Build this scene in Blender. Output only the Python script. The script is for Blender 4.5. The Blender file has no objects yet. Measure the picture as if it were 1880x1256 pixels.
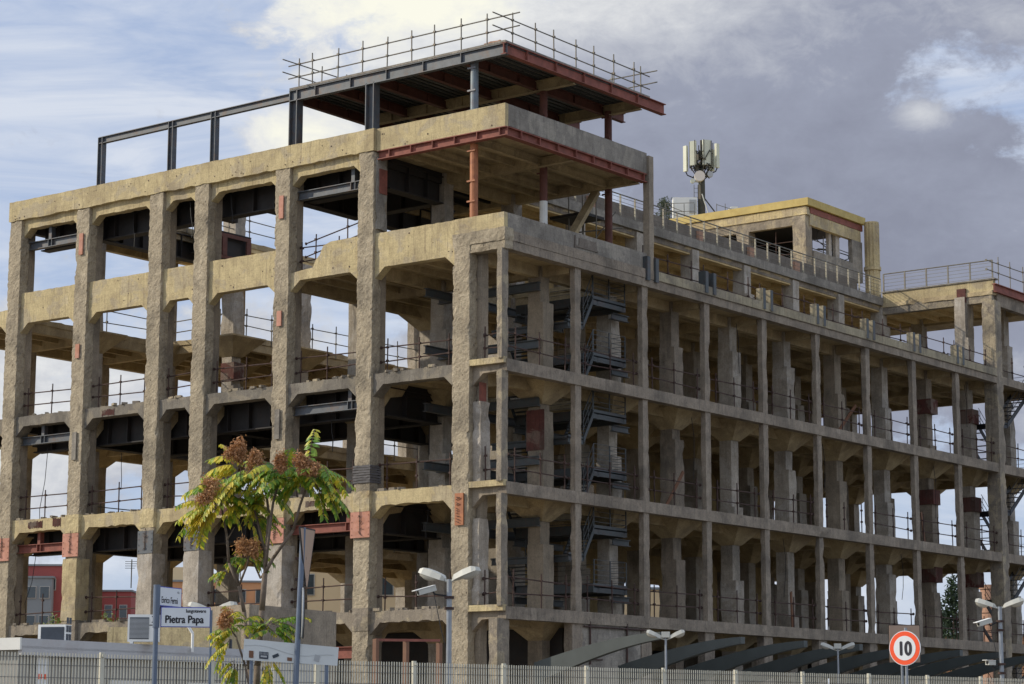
import bpy, bmesh, math, random
from mathutils import Vector, Matrix, noise
R = math.radians
random.seed(7)
scn = bpy.context.scene

# ------------------------------------------------------------------ camera
cam_d = bpy.data.cameras.new("camera")
cam = bpy.data.objects.new("camera", cam_d)
scn.collection.objects.link(cam)
scn.camera = cam
YAW, PITCH, ROLL = R(37.325), R(9.707), R(0.135)
CAM = Vector((51.499, -67.079, 1.65))
_F = Vector((-math.sin(YAW)*math.cos(PITCH), math.cos(YAW)*math.cos(PITCH), math.sin(PITCH)))
_R0 = _F.cross(Vector((0, 0, 1))).normalized()
_U0 = _R0.cross(_F)
_R = _R0*math.cos(ROLL)+_U0*math.sin(ROLL)
_U = -_R0*math.sin(ROLL)+_U0*math.cos(ROLL)
cam.matrix_world = Matrix(((_R.x, _U.x, -_F.x, CAM.x), (_R.y, _U.y, -_F.y, CAM.y), (_R.z, _U.z, -_F.z, CAM.z), (0, 0, 0, 1)))
cam_d.sensor_width = 36
cam_d.lens = 4212.8/1880*36
cam_d.clip_end = 6000
RT = Vector((math.cos(YAW), math.sin(YAW), 0))          # horizontal right of the view
FW = Vector((-math.sin(YAW), math.cos(YAW), 0))         # horizontal forward

# ------------------------------------------------------------------ sun and sky
SUN = Vector((-0.72, -0.50, 0.50)).normalized()         # direction towards the sun
sun_d = bpy.data.lights.new("sun", 'SUN')
sun_d.energy = 3.7
sun_d.angle = R(0.5)
sun_d.color = (1.0, 0.90, 0.74)
sun = bpy.data.objects.new("sun", sun_d)
scn.collection.objects.link(sun)
sun.rotation_euler = SUN.to_track_quat('Z', 'Y').to_euler()
sun.location = (-60, -60, 60)

world = bpy.data.worlds.new("World")
scn.world = world
world.use_nodes = True
wn, wl = world.node_tree.nodes, world.node_tree.links
wn.clear()
def WN(t, **k):
    n = wn.new(t)
    for a, b in k.items(): setattr(n, a, b)
    return n
def wmath(op, a, b=None, c=None, clamp=False):
    n = WN('ShaderNodeMath', operation=op, use_clamp=clamp)
    for i, v in enumerate((a, b, c)):
        if v is None: continue
        if isinstance(v, (int, float)): n.inputs[i].default_value = v
        else: wl.new(v, n.inputs[i])
    return n.outputs[0]
w_out = WN('ShaderNodeOutputWorld')
w_bg = WN('ShaderNodeBackground')
w_bg.inputs['Strength'].default_value = 0.118
sky = WN('ShaderNodeTexSky', sky_type='NISHITA')
sky.sun_disc = False
sky.sun_elevation = math.asin(SUN.z)
sky.sun_rotation = math.atan2(SUN.x, SUN.y)
sky.air_density = 1.0; sky.dust_density = 1.2; sky.ozone_density = 2.0
tc = WN('ShaderNodeTexCoord')
DIR = tc.outputs['Generated']
def wdot(v):
    n = WN('ShaderNodeVectorMath', operation='DOT_PRODUCT')
    wl.new(DIR, n.inputs[0]); n.inputs[1].default_value = v
    return n.outputs['Value']
sx = wdot(tuple(RT))                                    # east-west position along this part of the sky
sz = wdot((0, 0, 1))
def wnoise(scale, detail, rough, stretch=(1, 1, 1), off=(0, 0, 0), dist=0.0):
    m = WN('ShaderNodeMapping'); m.inputs['Scale'].default_value = stretch; m.inputs['Location'].default_value = off
    wl.new(DIR, m.inputs['Vector'])
    n = WN('ShaderNodeTexNoise'); n.inputs['Scale'].default_value = scale; n.inputs['Detail'].default_value = detail
    n.inputs['Roughness'].default_value = rough; n.inputs['Distortion'].default_value = dist
    wl.new(m.outputs[0], n.inputs['Vector'])
    return n.outputs['Fac']
def blob(cx, cz, rx, rz, amp):
    a = wmath('POWER', wmath('DIVIDE', wmath('SUBTRACT', sx, cx), rx), 2)
    b = wmath('POWER', wmath('DIVIDE', wmath('SUBTRACT', sz, cz), rz), 2)
    s = wmath('ADD', a, b)
    return wmath('MULTIPLY', wmath('EXPONENT', wmath('MULTIPLY', s, -1.0)), amp)
def wramp(fac, stops):
    n = WN('ShaderNodeValToRGB'); wl.new(fac, n.inputs[0]); e = n.color_ramp.elements
    e[0].position, e[0].color = stops[0][0], (*stops[0][1], 1)
    e[1].position, e[1].color = stops[-1][0], (*stops[-1][1], 1)
    for p, c in stops[1:-1]:
        x = e.new(p); x.color = (*c, 1)
    return n.outputs[0]
def wmix(f, a, b):
    n = WN('ShaderNodeMix', data_type='RGBA')
    for i, v in ((0, f), (6, a), (7, b)):
        if isinstance(v, tuple): n.inputs[i].default_value = (*v, 1)
        elif isinstance(v, (int, float)): n.inputs[i].default_value = v
        else: wl.new(v, n.inputs[i])
    return n.outputs[2]
n_big = wnoise(7.0, 9, 0.55, (1, 1, 1.7), (3.1, 0.4, 1.2), 0.3)
n_fine = wnoise(22.0, 10, 0.62, (1, 1, 2.0), (0.3, 4.4, 2.2), 0.4)
n_wisp = wnoise(9.0, 8, 0.6, (1, 1, 5.0), (7.3, 1.4, 0.2), 0.8)
nn = wmath('ADD', wmath('MULTIPLY', n_big, 0.62), wmath('MULTIPLY', n_fine, 0.38))
# thin veil over the blue
veil = wmath('MULTIPLY', wmath('SUBTRACT', n_wisp, 0.36, clamp=True), 3.4, clamp=True)
blue = wmix(0.72, sky.outputs[0], (4.1, 4.9, 7.4))
base = wmix(wmath('MULTIPLY', veil, 0.7), blue, (6.6, 6.9, 8.0))
# cloud cover: a broad bank to the right, heaped white cloud in the middle, low cumulus left
cov = wmath('ADD', wmath('MULTIPLY', wmath('SUBTRACT', wnoise(26.0, 11, 0.66, (1, 1, 1.6), (2.3, 4.4, 1.2), 0.3), 0.5), 1.7), wmath('ADD', wmath('MULTIPLY', wmath('SUBTRACT', nn, 0.5), 3.0), -0.15))
for b in ((-0.02, 0.315, 0.07, 0.05, 0.95), (0.12, 0.25, 0.12, 0.10, 0.95), (0.25, 0.20, 0.16, 0.05, 0.75),
          (-0.088, 0.250, 0.032, 0.013, 1.1), (-0.20, 0.12, 0.09, 0.05, 0.45), (0.0, 0.14, 0.3, 0.06, 0.55), (0.20, 0.27, 0.04, 0.02, -0.3), (0.17, 0.31, 0.08, 0.02, 0.3)):
    cov = wmath('ADD', cov, blob(*b))
cmask = WN('ShaderNodeMapRange', interpolation_type='SMOOTHSTEP')
wl.new(cov, cmask.inputs[0]); cmask.inputs[1].default_value = 0.12; cmask.inputs[2].default_value = 0.55
# how bright the cloud is: thin sunlit heaps are white, the thick bank is violet grey
n_tex = wnoise(48.0, 9, 0.68, (1, 1, 1.5), (5.3, 2.4, 8.2), 0.5)
bright = wmath('ADD', wmath('ADD', wmath('MULTIPLY', wmath('SUBTRACT', nn, 0.5), 1.25), wmath('MULTIPLY', wmath('SUBTRACT', n_tex, 0.5), 0.38)), 0.42)
for b in ((-0.04, 0.32, 0.075, 0.045, 0.60), (-0.088, 0.25, 0.04, 0.02, 0.42), (0.175, 0.262, 0.014, 0.009, 0.35), (-0.20, 0.13, 0.13, 0.09, 0.22), (0.04, 0.31, 0.08, 0.02, 0.20), (-0.06, 0.17, 0.14, 0.06, 0.15),
          (0.12, 0.215, 0.14, 0.075, -0.30), (0.24, 0.225, 0.05, 0.018, 0.15)):
    bright = wmath('ADD', bright, blob(*b))
ccol = wramp(bright, [(0.10, (2.25, 2.42, 3.35)), (0.38, (2.75, 2.98, 4.05)), (0.62, (4.6, 4.8, 5.7)), (0.82, (6.6, 6.7, 7.3)), (1.0, (8.2, 8.1, 7.6))])
final = wmix(cmask.outputs[0], base, ccol)
# added gain on the unseen sky overhead and behind, lifting the shaded street side
def wstep(v, a, b):
    n = WN('ShaderNodeMapRange', interpolation_type='SMOOTHSTEP'); wl.new(v, n.inputs[0]); n.inputs[1].default_value = a; n.inputs[2].default_value = b
    return n.outputs[0]
fill_gain = wmath('ADD', 1.0, wmath('MULTIPLY', wmath('MAXIMUM', wstep(sz, 0.42, 0.75), wstep(wmath('MULTIPLY', wdot(tuple(FW)), -1.0), -0.45, 0.3)), 0.38))
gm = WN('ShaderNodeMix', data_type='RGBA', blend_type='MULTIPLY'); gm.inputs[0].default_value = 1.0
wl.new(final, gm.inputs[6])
gc = WN('ShaderNodeCombineColor'); wl.new(fill_gain, gc.inputs[0]); wl.new(fill_gain, gc.inputs[1]); wl.new(wmath('MULTIPLY', fill_gain, 0.93), gc.inputs[2]); wl.new(gc.outputs[0], gm.inputs[7])
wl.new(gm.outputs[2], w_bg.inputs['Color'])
wl.new(w_bg.outputs[0], w_out.inputs['Surface'])

vs = scn.view_settings
scn.display_settings.display_device = 'sRGB'
vs.view_transform = 'Standard'; vs.look = 'None'; vs.exposure = 0.0; vs.gamma = 1.0
vs.use_curve_mapping = False
scn.cycles.max_bounces = 8
scn.cycles.diffuse_bounces = 5

# ------------------------------------------------------------------ materials
def new_mat(name):
    m = bpy.data.materials.new(name); m.use_nodes = True
    nt = m.node_tree; nt.nodes.clear()
    o = nt.nodes.new('ShaderNodeOutputMaterial'); p = nt.nodes.new('ShaderNodeBsdfPrincipled')
    nt.links.new(p.outputs[0], o.inputs[0])
    return m, nt, p
class G:
    """small helper for node graphs"""
    def __init__(s, nt): s.nt = nt
    def lk(s, v, sock):
        if isinstance(v, (int, float)): sock.default_value = v
        elif isinstance(v, tuple): sock.default_value = v if len(v) == len(sock.default_value) else (*v, 1)
        else: s.nt.links.new(v, sock)
    def math(s, op, a, b=0.0, clamp=False):
        n = s.nt.nodes.new('ShaderNodeMath'); n.operation = op; n.use_clamp = clamp
        s.lk(a, n.inputs[0]); s.lk(b, n.inputs[1]); return n.outputs[0]
    def coord(s, scale=(1, 1, 1)):
        t = s.nt.nodes.new('ShaderNodeTexCoord'); m = s.nt.nodes.new('ShaderNodeMapping')
        m.inputs['Scale'].default_value = scale; s.nt.links.new(t.outputs['Object'], m.inputs[0]); return m.outputs[0]
    def noise(s, scale, detail=6, rough=0.6, st=(1, 1, 1), dist=0):
        n = s.nt.nodes.new('ShaderNodeTexNoise'); n.inputs['Scale'].default_value = scale
        n.inputs['Detail'].default_value = detail; n.inputs['Roughness'].default_value = rough; n.inputs['Distortion'].default_value = dist
        s.nt.links.new(s.coord(st), n.inputs['Vector']); return n.outputs['Fac']
    def voro(s, scale, st=(1, 1, 1)):
        n = s.nt.nodes.new('ShaderNodeTexVoronoi'); n.inputs['Scale'].default_value = scale
        s.nt.links.new(s.coord(st), n.inputs['Vector']); return n.outputs['Distance']
    def rng(s, v, a, b, c=0.0, d=1.0):
        n = s.nt.nodes.new('ShaderNodeMapRange'); s.lk(v, n.inputs[0])
        for i, x in enumerate((a, b, c, d)): n.inputs[i+1].default_value = x
        return n.outputs[0]
    def mix(s, f, a, b, mode='MIX'):
        n = s.nt.nodes.new('ShaderNodeMix'); n.data_type = 'RGBA'; n.blend_type = mode
        s.lk(f, n.inputs[0]); s.lk(a, n.inputs[6]); s.lk(b, n.inputs[7]); return n.outputs[2]
    def bump(s, h, strength, dist, p):
        n = s.nt.nodes.new('ShaderNodeBump'); n.inputs['Strength'].default_value = strength; n.inputs['Distance'].default_value = dist
        s.lk(h, n.inputs['Height']); s.nt.links.new(n.outputs[0], p.inputs['Normal'])

def concrete(name, c1, c2, stain=(0.10, 0.09, 0.075), pits=0.5, streak=0.5, rust=0.25, boards=0.0, bump=0.5, rough_scale=9, patch=None, patch_amt=0.0):
    m, nt, p = new_mat(name); g = G(nt)
    big = g.noise(0.55, 5, 0.6); mid = g.noise(2.6, 8, 0.65); fine = g.noise(rough_scale*2.2, 8, 0.72)
    col = g.mix(g.rng(mid, 0.32, 0.68), c1, c2)
    if patch:
        pm = g.math('MULTIPLY', g.rng(g.noise(0.9, 9, 0.62, dist=0.6), 0.52, 0.56), patch_amt)
        col = g.mix(pm, col, patch)
    col = g.mix(g.math('MULTIPLY', g.rng(big, 0.48, 0.66), 0.5), col, stain)
    pale = g.noise(0.8, 7, 0.7, (1.3, 1.3, 0.6)); col = g.mix(g.math('MULTIPLY', g.rng(pale, 0.54, 0.64), 0.35), col, tuple(min(1, x*1.35+0.03) for x in c1))
    st = g.noise(2.6, 8, 0.75, (2.4, 2.4, 0.13))
    col = g.mix(g.math('MULTIPLY', g.rng(st, 0.52, 0.72), streak), col, stain)
    if boards:
        w = nt.nodes.new('ShaderNodeTexWave'); w.bands_direction = 'Z'; w.inputs['Scale'].default_value = 1.6; w.inputs['Distortion'].default_value = 0.3
        w.wave_profile = 'SAW'; nt.links.new(g.coord(), w.inputs[0])
        bl = g.rng(w.outputs['Fac'], 0.93, 1.0); col = g.mix(g.math('MULTIPLY', bl, boards), col, stain)
    dk = g.noise(5.5, 6, 0.7, (2.2, 2.2, 0.22))
    col = g.mix(g.math('MULTIPLY', g.rng(dk, 0.56, 0.66), streak*0.75), col, tuple(x*0.38 for x in c2))
    rs = g.noise(1.3, 9, 0.75, (1.6, 1.6, 0.5))
    col = g.mix(g.math('MULTIPLY', g.rng(rs, 0.62, 0.70), rust), col, (0.16, 0.065, 0.035))
    pv = g.voro(rough_scale*0.8, (1, 1, 0.6)); pit = g.math('MULTIPLY', g.rng(pv, 0.0, 0.22, 1.0, 0.0), g.rng(mid, 0.45, 0.6))
    col = g.mix(g.math('MULTIPLY', pit, pits), col, (0.05, 0.043, 0.036))
    grain = g.noise(rough_scale*1.7, 6, 0.82, (1, 1, 0.65))
    col = g.mix(g.rng(fine, 0.3, 0.75, 0.0, 0.62), col, g.mix(0.65, col, (0.0, 0.0, 0.0)))
    col = g.mix(g.rng(grain, 0.53, 0.66, 0.0, 0.6*pits+0.12), col, (0.07, 0.058, 0.045))
    nt.links.new(col, p.inputs['Base Color']); p.inputs['Roughness'].default_value = 0.92
    p.inputs['Specular IOR Level'].default_value = 0.2
    h = g.math('ADD', g.math('MULTIPLY', g.math('ADD', fine, grain), 0.7), g.math('ADD', mid, g.math('MULTIPLY', pit, -0.9)))
    g.bump(h, bump, 0.06, p)
    return m
def plain(name, c, rough=0.6, metal=0.0, var=0.25, scale=5, rust=0.0, rustc=(0.17, 0.06, 0.03), spec=0.4, bump=0.0, st=(1, 1, 1)):
    m, nt, p = new_mat(name); g = G(nt)
    n1 = g.noise(scale, 6, 0.65, st)
    col = g.mix(g.rng(n1, 0.25, 0.75), tuple(x*(1-var) for x in c), tuple(min(1, x*(1+var)) for x in c))
    if rust:
        col = g.mix(g.math('MULTIPLY', g.rng(g.noise(scale*0.8, 9, 0.75, st), 0.50, 0.60), rust), col, rustc)
    nt.links.new(col, p.inputs['Base Color'])
    p.inputs['Roughness'].default_value = rough; p.inputs['Metallic'].default_value = metal; p.inputs['Specular IOR Level'].default_value = spec
    if bump: g.bump(n1, bump, 0.02, p)
    return m
M = {}
M['pilaster'] = concrete('bush_hammered_concrete', (0.56, 0.475, 0.335), (0.39, 0.325, 0.23), pits=0.8, streak=0.22, rust=0.1, bump=1.0, rough_scale=8)
M['smooth'] = concrete('smooth_concrete', (0.40, 0.335, 0.25), (0.30, 0.25, 0.185), pits=0.35, streak=0.45, rust=0.15, bump=0.35, boards=0.2)
M['cream'] = concrete('cream_paint', (0.64, 0.53, 0.295), (0.52, 0.42, 0.235), stain=(0.26, 0.20, 0.13), pits=0.3, streak=0.75, rust=0.6, bump=0.4, boards=0.5, patch=(0.40, 0.35, 0.28), patch_amt=0.45)
M['beam'] = concrete('beam_concrete', (0.37, 0.315, 0.24), (0.25, 0.215, 0.17), pits=0.5, streak=0.6, rust=0.2, bump=0.7, patch=(0.50, 0.42, 0.28), patch_amt=0.7)
M['greyband'] = concrete('grey_band_concrete', (0.40, 0.335, 0.255), (0.27, 0.225, 0.175), pits=0.5, streak=0.6, rust=0.35, bump=0.8)
M['greywall'] = concrete('grey_block_wall', (0.34, 0.31, 0.26), (0.25, 0.225, 0.19), pits=0.3, streak=0.5, rust=0.2, bump=0.5, boards=0.4, patch=(0.42, 0.38, 0.31), patch_amt=0.6)
M['dullcream'] = concrete('dull_cream_paint', (0.46, 0.40, 0.27), (0.36, 0.31, 0.21), pits=0.3, streak=0.7, rust=0.5, bump=0.4, patch=(0.30, 0.26, 0.2), patch_amt=0.6)
M['darkbeam'] = concrete('dark_weathered_beam', (0.26, 0.235, 0.19), (0.18, 0.16, 0.135), pits=0.4, streak=0.6, rust=0.15, bump=0.5, patch=(0.40, 0.34, 0.24), patch_amt=0.4)
M['ochrebounce'] = concrete('ochre_bounce_soffit', (0.80, 0.62, 0.33), (0.68, 0.52, 0.27), stain=(0.3, 0.2, 0.1), pits=0.1, streak=0.2, rust=0.3, bump=0.25)  # yellow soffit, its colour brightened to stand for bounced sunlight
M['soffit'] = concrete('soffit_concrete', (0.56, 0.45, 0.27), (0.43, 0.34, 0.20), stain=(0.2, 0.15, 0.10), pits=0.2, streak=0.2, rust=0.3, bump=0.3, patch=(0.16, 0.12, 0.09), patch_amt=0.25)
M['yellowwall'] = concrete('ochre_wall', (0.66, 0.50, 0.25), (0.52, 0.39, 0.19), stain=(0.2, 0.14, 0.08), pits=0.2, streak=0.5, rust=0.4, bump=0.3)
M['brownwall'] = concrete('brown_grey_render', (0.24, 0.205, 0.165), (0.17, 0.145, 0.12), pits=0.3, streak=0.5, rust=0.3, bump=0.4)
M['inner'] = concrete('inner_column_concrete', (0.52, 0.46, 0.375), (0.36, 0.315, 0.255), pits=0.4, streak=0.4, rust=0.2, bump=0.4, boards=0.15, patch=(0.52, 0.48, 0.42), patch_amt=0.6)
M['yellowfascia'] = plain('yellow_fascia', (0.42, 0.325, 0.11), 0.7, 0, 0.18, 1.5, 0.5, (0.35, 0.24, 0.06))
M['steel'] = plain('grey_steel', (0.085, 0.095, 0.105), 0.55, 0.2, 0.3, 3, 0.45, (0.13, 0.075, 0.045))
M['darksteel_shade'] = plain('soot_black_steel_and_shade', (0.020, 0.018, 0.017), 0.7, 0.0, 0.4, 2, 0.3, (0.04, 0.022, 0.014))  # black girder steel; also painted-in shade on floor strips and dark interiors
M['bluesteel'] = plain('blue_grey_tube', (0.15, 0.18, 0.20), 0.5, 0.2, 0.2, 3, 0.25)
M['redpaint'] = concrete('faded_red_paint', (0.16, 0.058, 0.048), (0.11, 0.045, 0.038), pits=0.5, streak=0.7, rust=0.2, bump=0.4, patch=(0.30, 0.25, 0.2), patch_amt=0.6)
M['redsteel'] = plain('red_oxide_steel', (0.22, 0.072, 0.05), 0.75, 0.0, 0.35, 2.5, 0.6, (0.14, 0.05, 0.035))
M['darkred'] = plain('dark_oxide_steel', (0.11, 0.04, 0.028), 0.75, 0.0, 0.35, 2.5, 0.4, (0.06, 0.035, 0.025))
M['orange'] = plain('orange_oxide_tube', (0.36, 0.135, 0.055), 0.6, 0.0, 0.25, 2.5, 0.5, (0.2, 0.06, 0.03))
M['pinkplate'] = plain('salmon_steel_plate', (0.42, 0.20, 0.14), 0.75, 0.0, 0.25, 3, 0.45, (0.34, 0.13, 0.055))
M['whitepaint'] = plain('white_painted_tube', (0.62, 0.62, 0.58), 0.6, 0, 0.1, 3, 0.1)
M['rusttube'] = plain('rusty_tube', (0.055, 0.032, 0.026), 0.75, 0.2, 0.4, 4, 0.4, (0.10, 0.045, 0.028))
M['greytube'] = plain('galvanised_tube', (0.16, 0.15, 0.125), 0.6, 0.4, 0.3, 4, 0.35, (0.15, 0.09, 0.05))
M['stairsteel'] = plain('stair_steel', (0.065, 0.074, 0.076), 0.5, 0.3, 0.2, 4, 0.15)
M['flightsteel'] = plain('flight_steel', (0.05, 0.058, 0.06), 0.5, 0.3, 0.2, 4, 0.1)
M['blackstair'] = plain('black_stair_steel', (0.02, 0.022, 0.026), 0.5, 0.2, 0.2, 4, 0.0)
M['railcream'] = plain('cream_rail_post', (0.33, 0.30, 0.22), 0.6, 0, 0.15, 4, 0.2)
M['antenna'] = plain('antenna_cover', (0.55, 0.56, 0.44), 0.5, 0, 0.06, 3)
M['dish'] = plain('dish_white', (0.66, 0.60, 0.52), 0.5, 0, 0.05, 3)
M['mastdark'] = plain('mast_dark_paint', (0.05, 0.05, 0.035), 0.6, 0.1, 0.4, 4, 0.2)
M['white'] = plain('white_sheet', (0.72, 0.72, 0.68), 0.55, 0, 0.06, 3)
M['lampgrey'] = plain('lamp_housing', (0.46, 0.46, 0.41), 0.5, 0, 0.08, 6)
M['lampglass'] = plain('lamp_glass', (0.42, 0.41, 0.36), 0.15, 0, 0.1, 8, spec=0.6)
M['pole'] = plain('galvanised_pole', (0.27, 0.29, 0.31), 0.45, 0.5, 0.15, 4)
M['signpole'] = plain('blue_grey_pole', (0.12, 0.15, 0.20), 0.45, 0.4, 0.15, 4)
M['black'] = plain('black_rubber', (0.015, 0.015, 0.016), 0.6)
M['dark'] = plain('dark_grille', (0.03, 0.04, 0.055), 0.5)
M['signwhite'] = plain('sign_white', (0.66, 0.68, 0.68), 0.45, 0, 0.04, 4)
M['signgrey'] = plain('sign_back_grey', (0.36, 0.37, 0.37), 0.5, 0.2, 0.1, 4)
M['signblue'] = plain('sign_blue', (0.06, 0.08, 0.38), 0.45, 0, 0.05)
M['signred'] = plain('sign_red', (0.80, 0.085, 0.02), 0.4, 0, 0.05)
M['textblack'] = plain('sign_black', (0.014, 0.014, 0.02), 0.5)
M['signback'] = plain('tan_sign_back', (0.38, 0.26, 0.18), 0.6, 0, 0.08, 3)
M['board'] = plain('board_grey', (0.55, 0.57, 0.55), 0.5, 0, 0.06, 2)
M['picket'] = plain('fence_paint', (0.50, 0.475, 0.38), 0.5, 0.1, 0.1, 4)
M['wire'] = plain('fence_wire', (0.10, 0.10, 0.10), 0.5, 0.3)
M['cabin'] = plain('cabin_sheet', (0.24, 0.23, 0.205), 0.55, 0, 0.05, 1.5)
M['cabinroof'] = plain('cabin_fascia', (0.42, 0.42, 0.42), 0.5, 0, 0.06, 2, 0.12)
M['cabinlight'] = plain('cabin_fascia_pale', (0.60, 0.60, 0.56), 0.5, 0, 0.06, 2)
M['rib'] = plain('green_grey_rib', (0.055, 0.064, 0.06), 0.45, 0.1, 0.12, 2)
M['glass'] = plain('window_glass', (0.04, 0.055, 0.06), 0.12, 0, 0.2, 3, spec=0.6)
M['framewood'] = plain('brown_frame', (0.16, 0.075, 0.04), 0.6, 0, 0.2, 4)
M['bark'] = plain('young_bark', (0.15, 0.115, 0.085), 0.85, 0, 0.3, 14, bump=0.5)
M['brownwrap'] = plain('cloth_band', (0.09, 0.085, 0.085), 0.8, 0, 0.3, 9)
M['redhouse'] = plain('red_render', (0.30, 0.075, 0.065), 0.9, 0, 0.08, 0.3)
M['greyhouse'] = plain('grey_render', (0.22, 0.235, 0.235), 0.9, 0, 0.1, 0.3)
M['orangehouse'] = plain('ochre_render', (0.52, 0.27, 0.13), 0.9, 0, 0.08, 0.3)
M['palehouse'] = plain('pale_ochre_render', (0.66, 0.50, 0.29), 0.9, 0, 0.08, 0.3)
M['whitetrim'] = plain('white_trim', (0.42, 0.40, 0.35), 0.8, 0, 0.05, 1)
M['brick'] = plain('brick_chimney', (0.36, 0.21, 0.14), 0.9, 0, 0.25, 6, bump=0.4)
M['ground'] = plain('gravel_ground', (0.20, 0.17, 0.13), 0.95, 0, 0.3, 1.2)
M['asphalt'] = plain('asphalt', (0.055, 0.053, 0.05), 0.9, 0, 0.2, 6)
M['kerb'] = plain('travertine_kerb', (0.35, 0.33, 0.29), 0.85, 0, 0.15, 2)
M['line'] = plain('road_paint', (0.6, 0.6, 0.57), 0.7, 0, 0.1, 3)
def leafmat(name, stops, trans=0.35):
    m, nt, p = new_mat(name); g = G(nt)
    oi = nt.nodes.new('ShaderNodeNewGeometry')
    r = nt.nodes.new('ShaderNodeValToRGB'); e = r.color_ramp.elements
    e[0].position, e[0].color = stops[0][0], (*stops[0][1], 1); e[1].position, e[1].color = stops[-1][0], (*stops[-1][1], 1)
    for pp, c in stops[1:-1]: e.new(pp).color = (*c, 1)
    v = g.math('ADD', g.math('MULTIPLY', oi.outputs['Random Per Island'], 0.45), g.math('MULTIPLY', g.rng(g.noise(1.3, 3, 0.5), 0.3, 0.7), 0.55))
    nt.links.new(v, r.inputs[0]); nt.links.new(r.outputs[0], p.inputs['Base Color']); p.inputs['Roughness'].default_value = 0.5
    if trans:
        tr = nt.nodes.new('ShaderNodeBsdfTranslucent'); nt.links.new(r.outputs[0], tr.inputs[0])
        ms = nt.nodes.new('ShaderNodeMixShader'); ms.inputs[0].default_value = trans
        nt.links.new(p.outputs[0], ms.inputs[1]); nt.links.new(tr.outputs[0], ms.inputs[2])
        o = [n for n in nt.nodes if n.type == 'OUTPUT_MATERIAL'][0]; nt.links.new(ms.outputs[0], o.inputs[0])
    return m
M['leaf'] = leafmat('ailanthus_leaf', [(0.0, (0.08, 0.19, 0.02)), (0.36, (0.16, 0.29, 0.03)), (0.52, (0.38, 0.42, 0.04)), (0.66, (0.64, 0.54, 0.05)), (1.0, (0.62, 0.44, 0.04))])
M['seed'] = leafmat('dry_seed_cluster', [(0.0, (0.26, 0.12, 0.05)), (0.6, (0.46, 0.23, 0.09)), (1.0, (0.62, 0.38, 0.17))], 0.2)
M['cypress'] = leafmat('cypress_foliage', [(0.0, (0.015, 0.03, 0.012)), (1.0, (0.05, 0.085, 0.03))], 0.1)
M['bush'] = leafmat('bush_foliage', [(0.0, (0.05, 0.09, 0.02)), (0.6, (0.16, 0.20, 0.04)), (1.0, (0.30, 0.30, 0.06))], 0.25)
M['shrubgrey'] = leafmat('grey_green_foliage', [(0.0, (0.04, 0.055, 0.03)), (1.0, (0.12, 0.14, 0.08))], 0.15)

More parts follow.
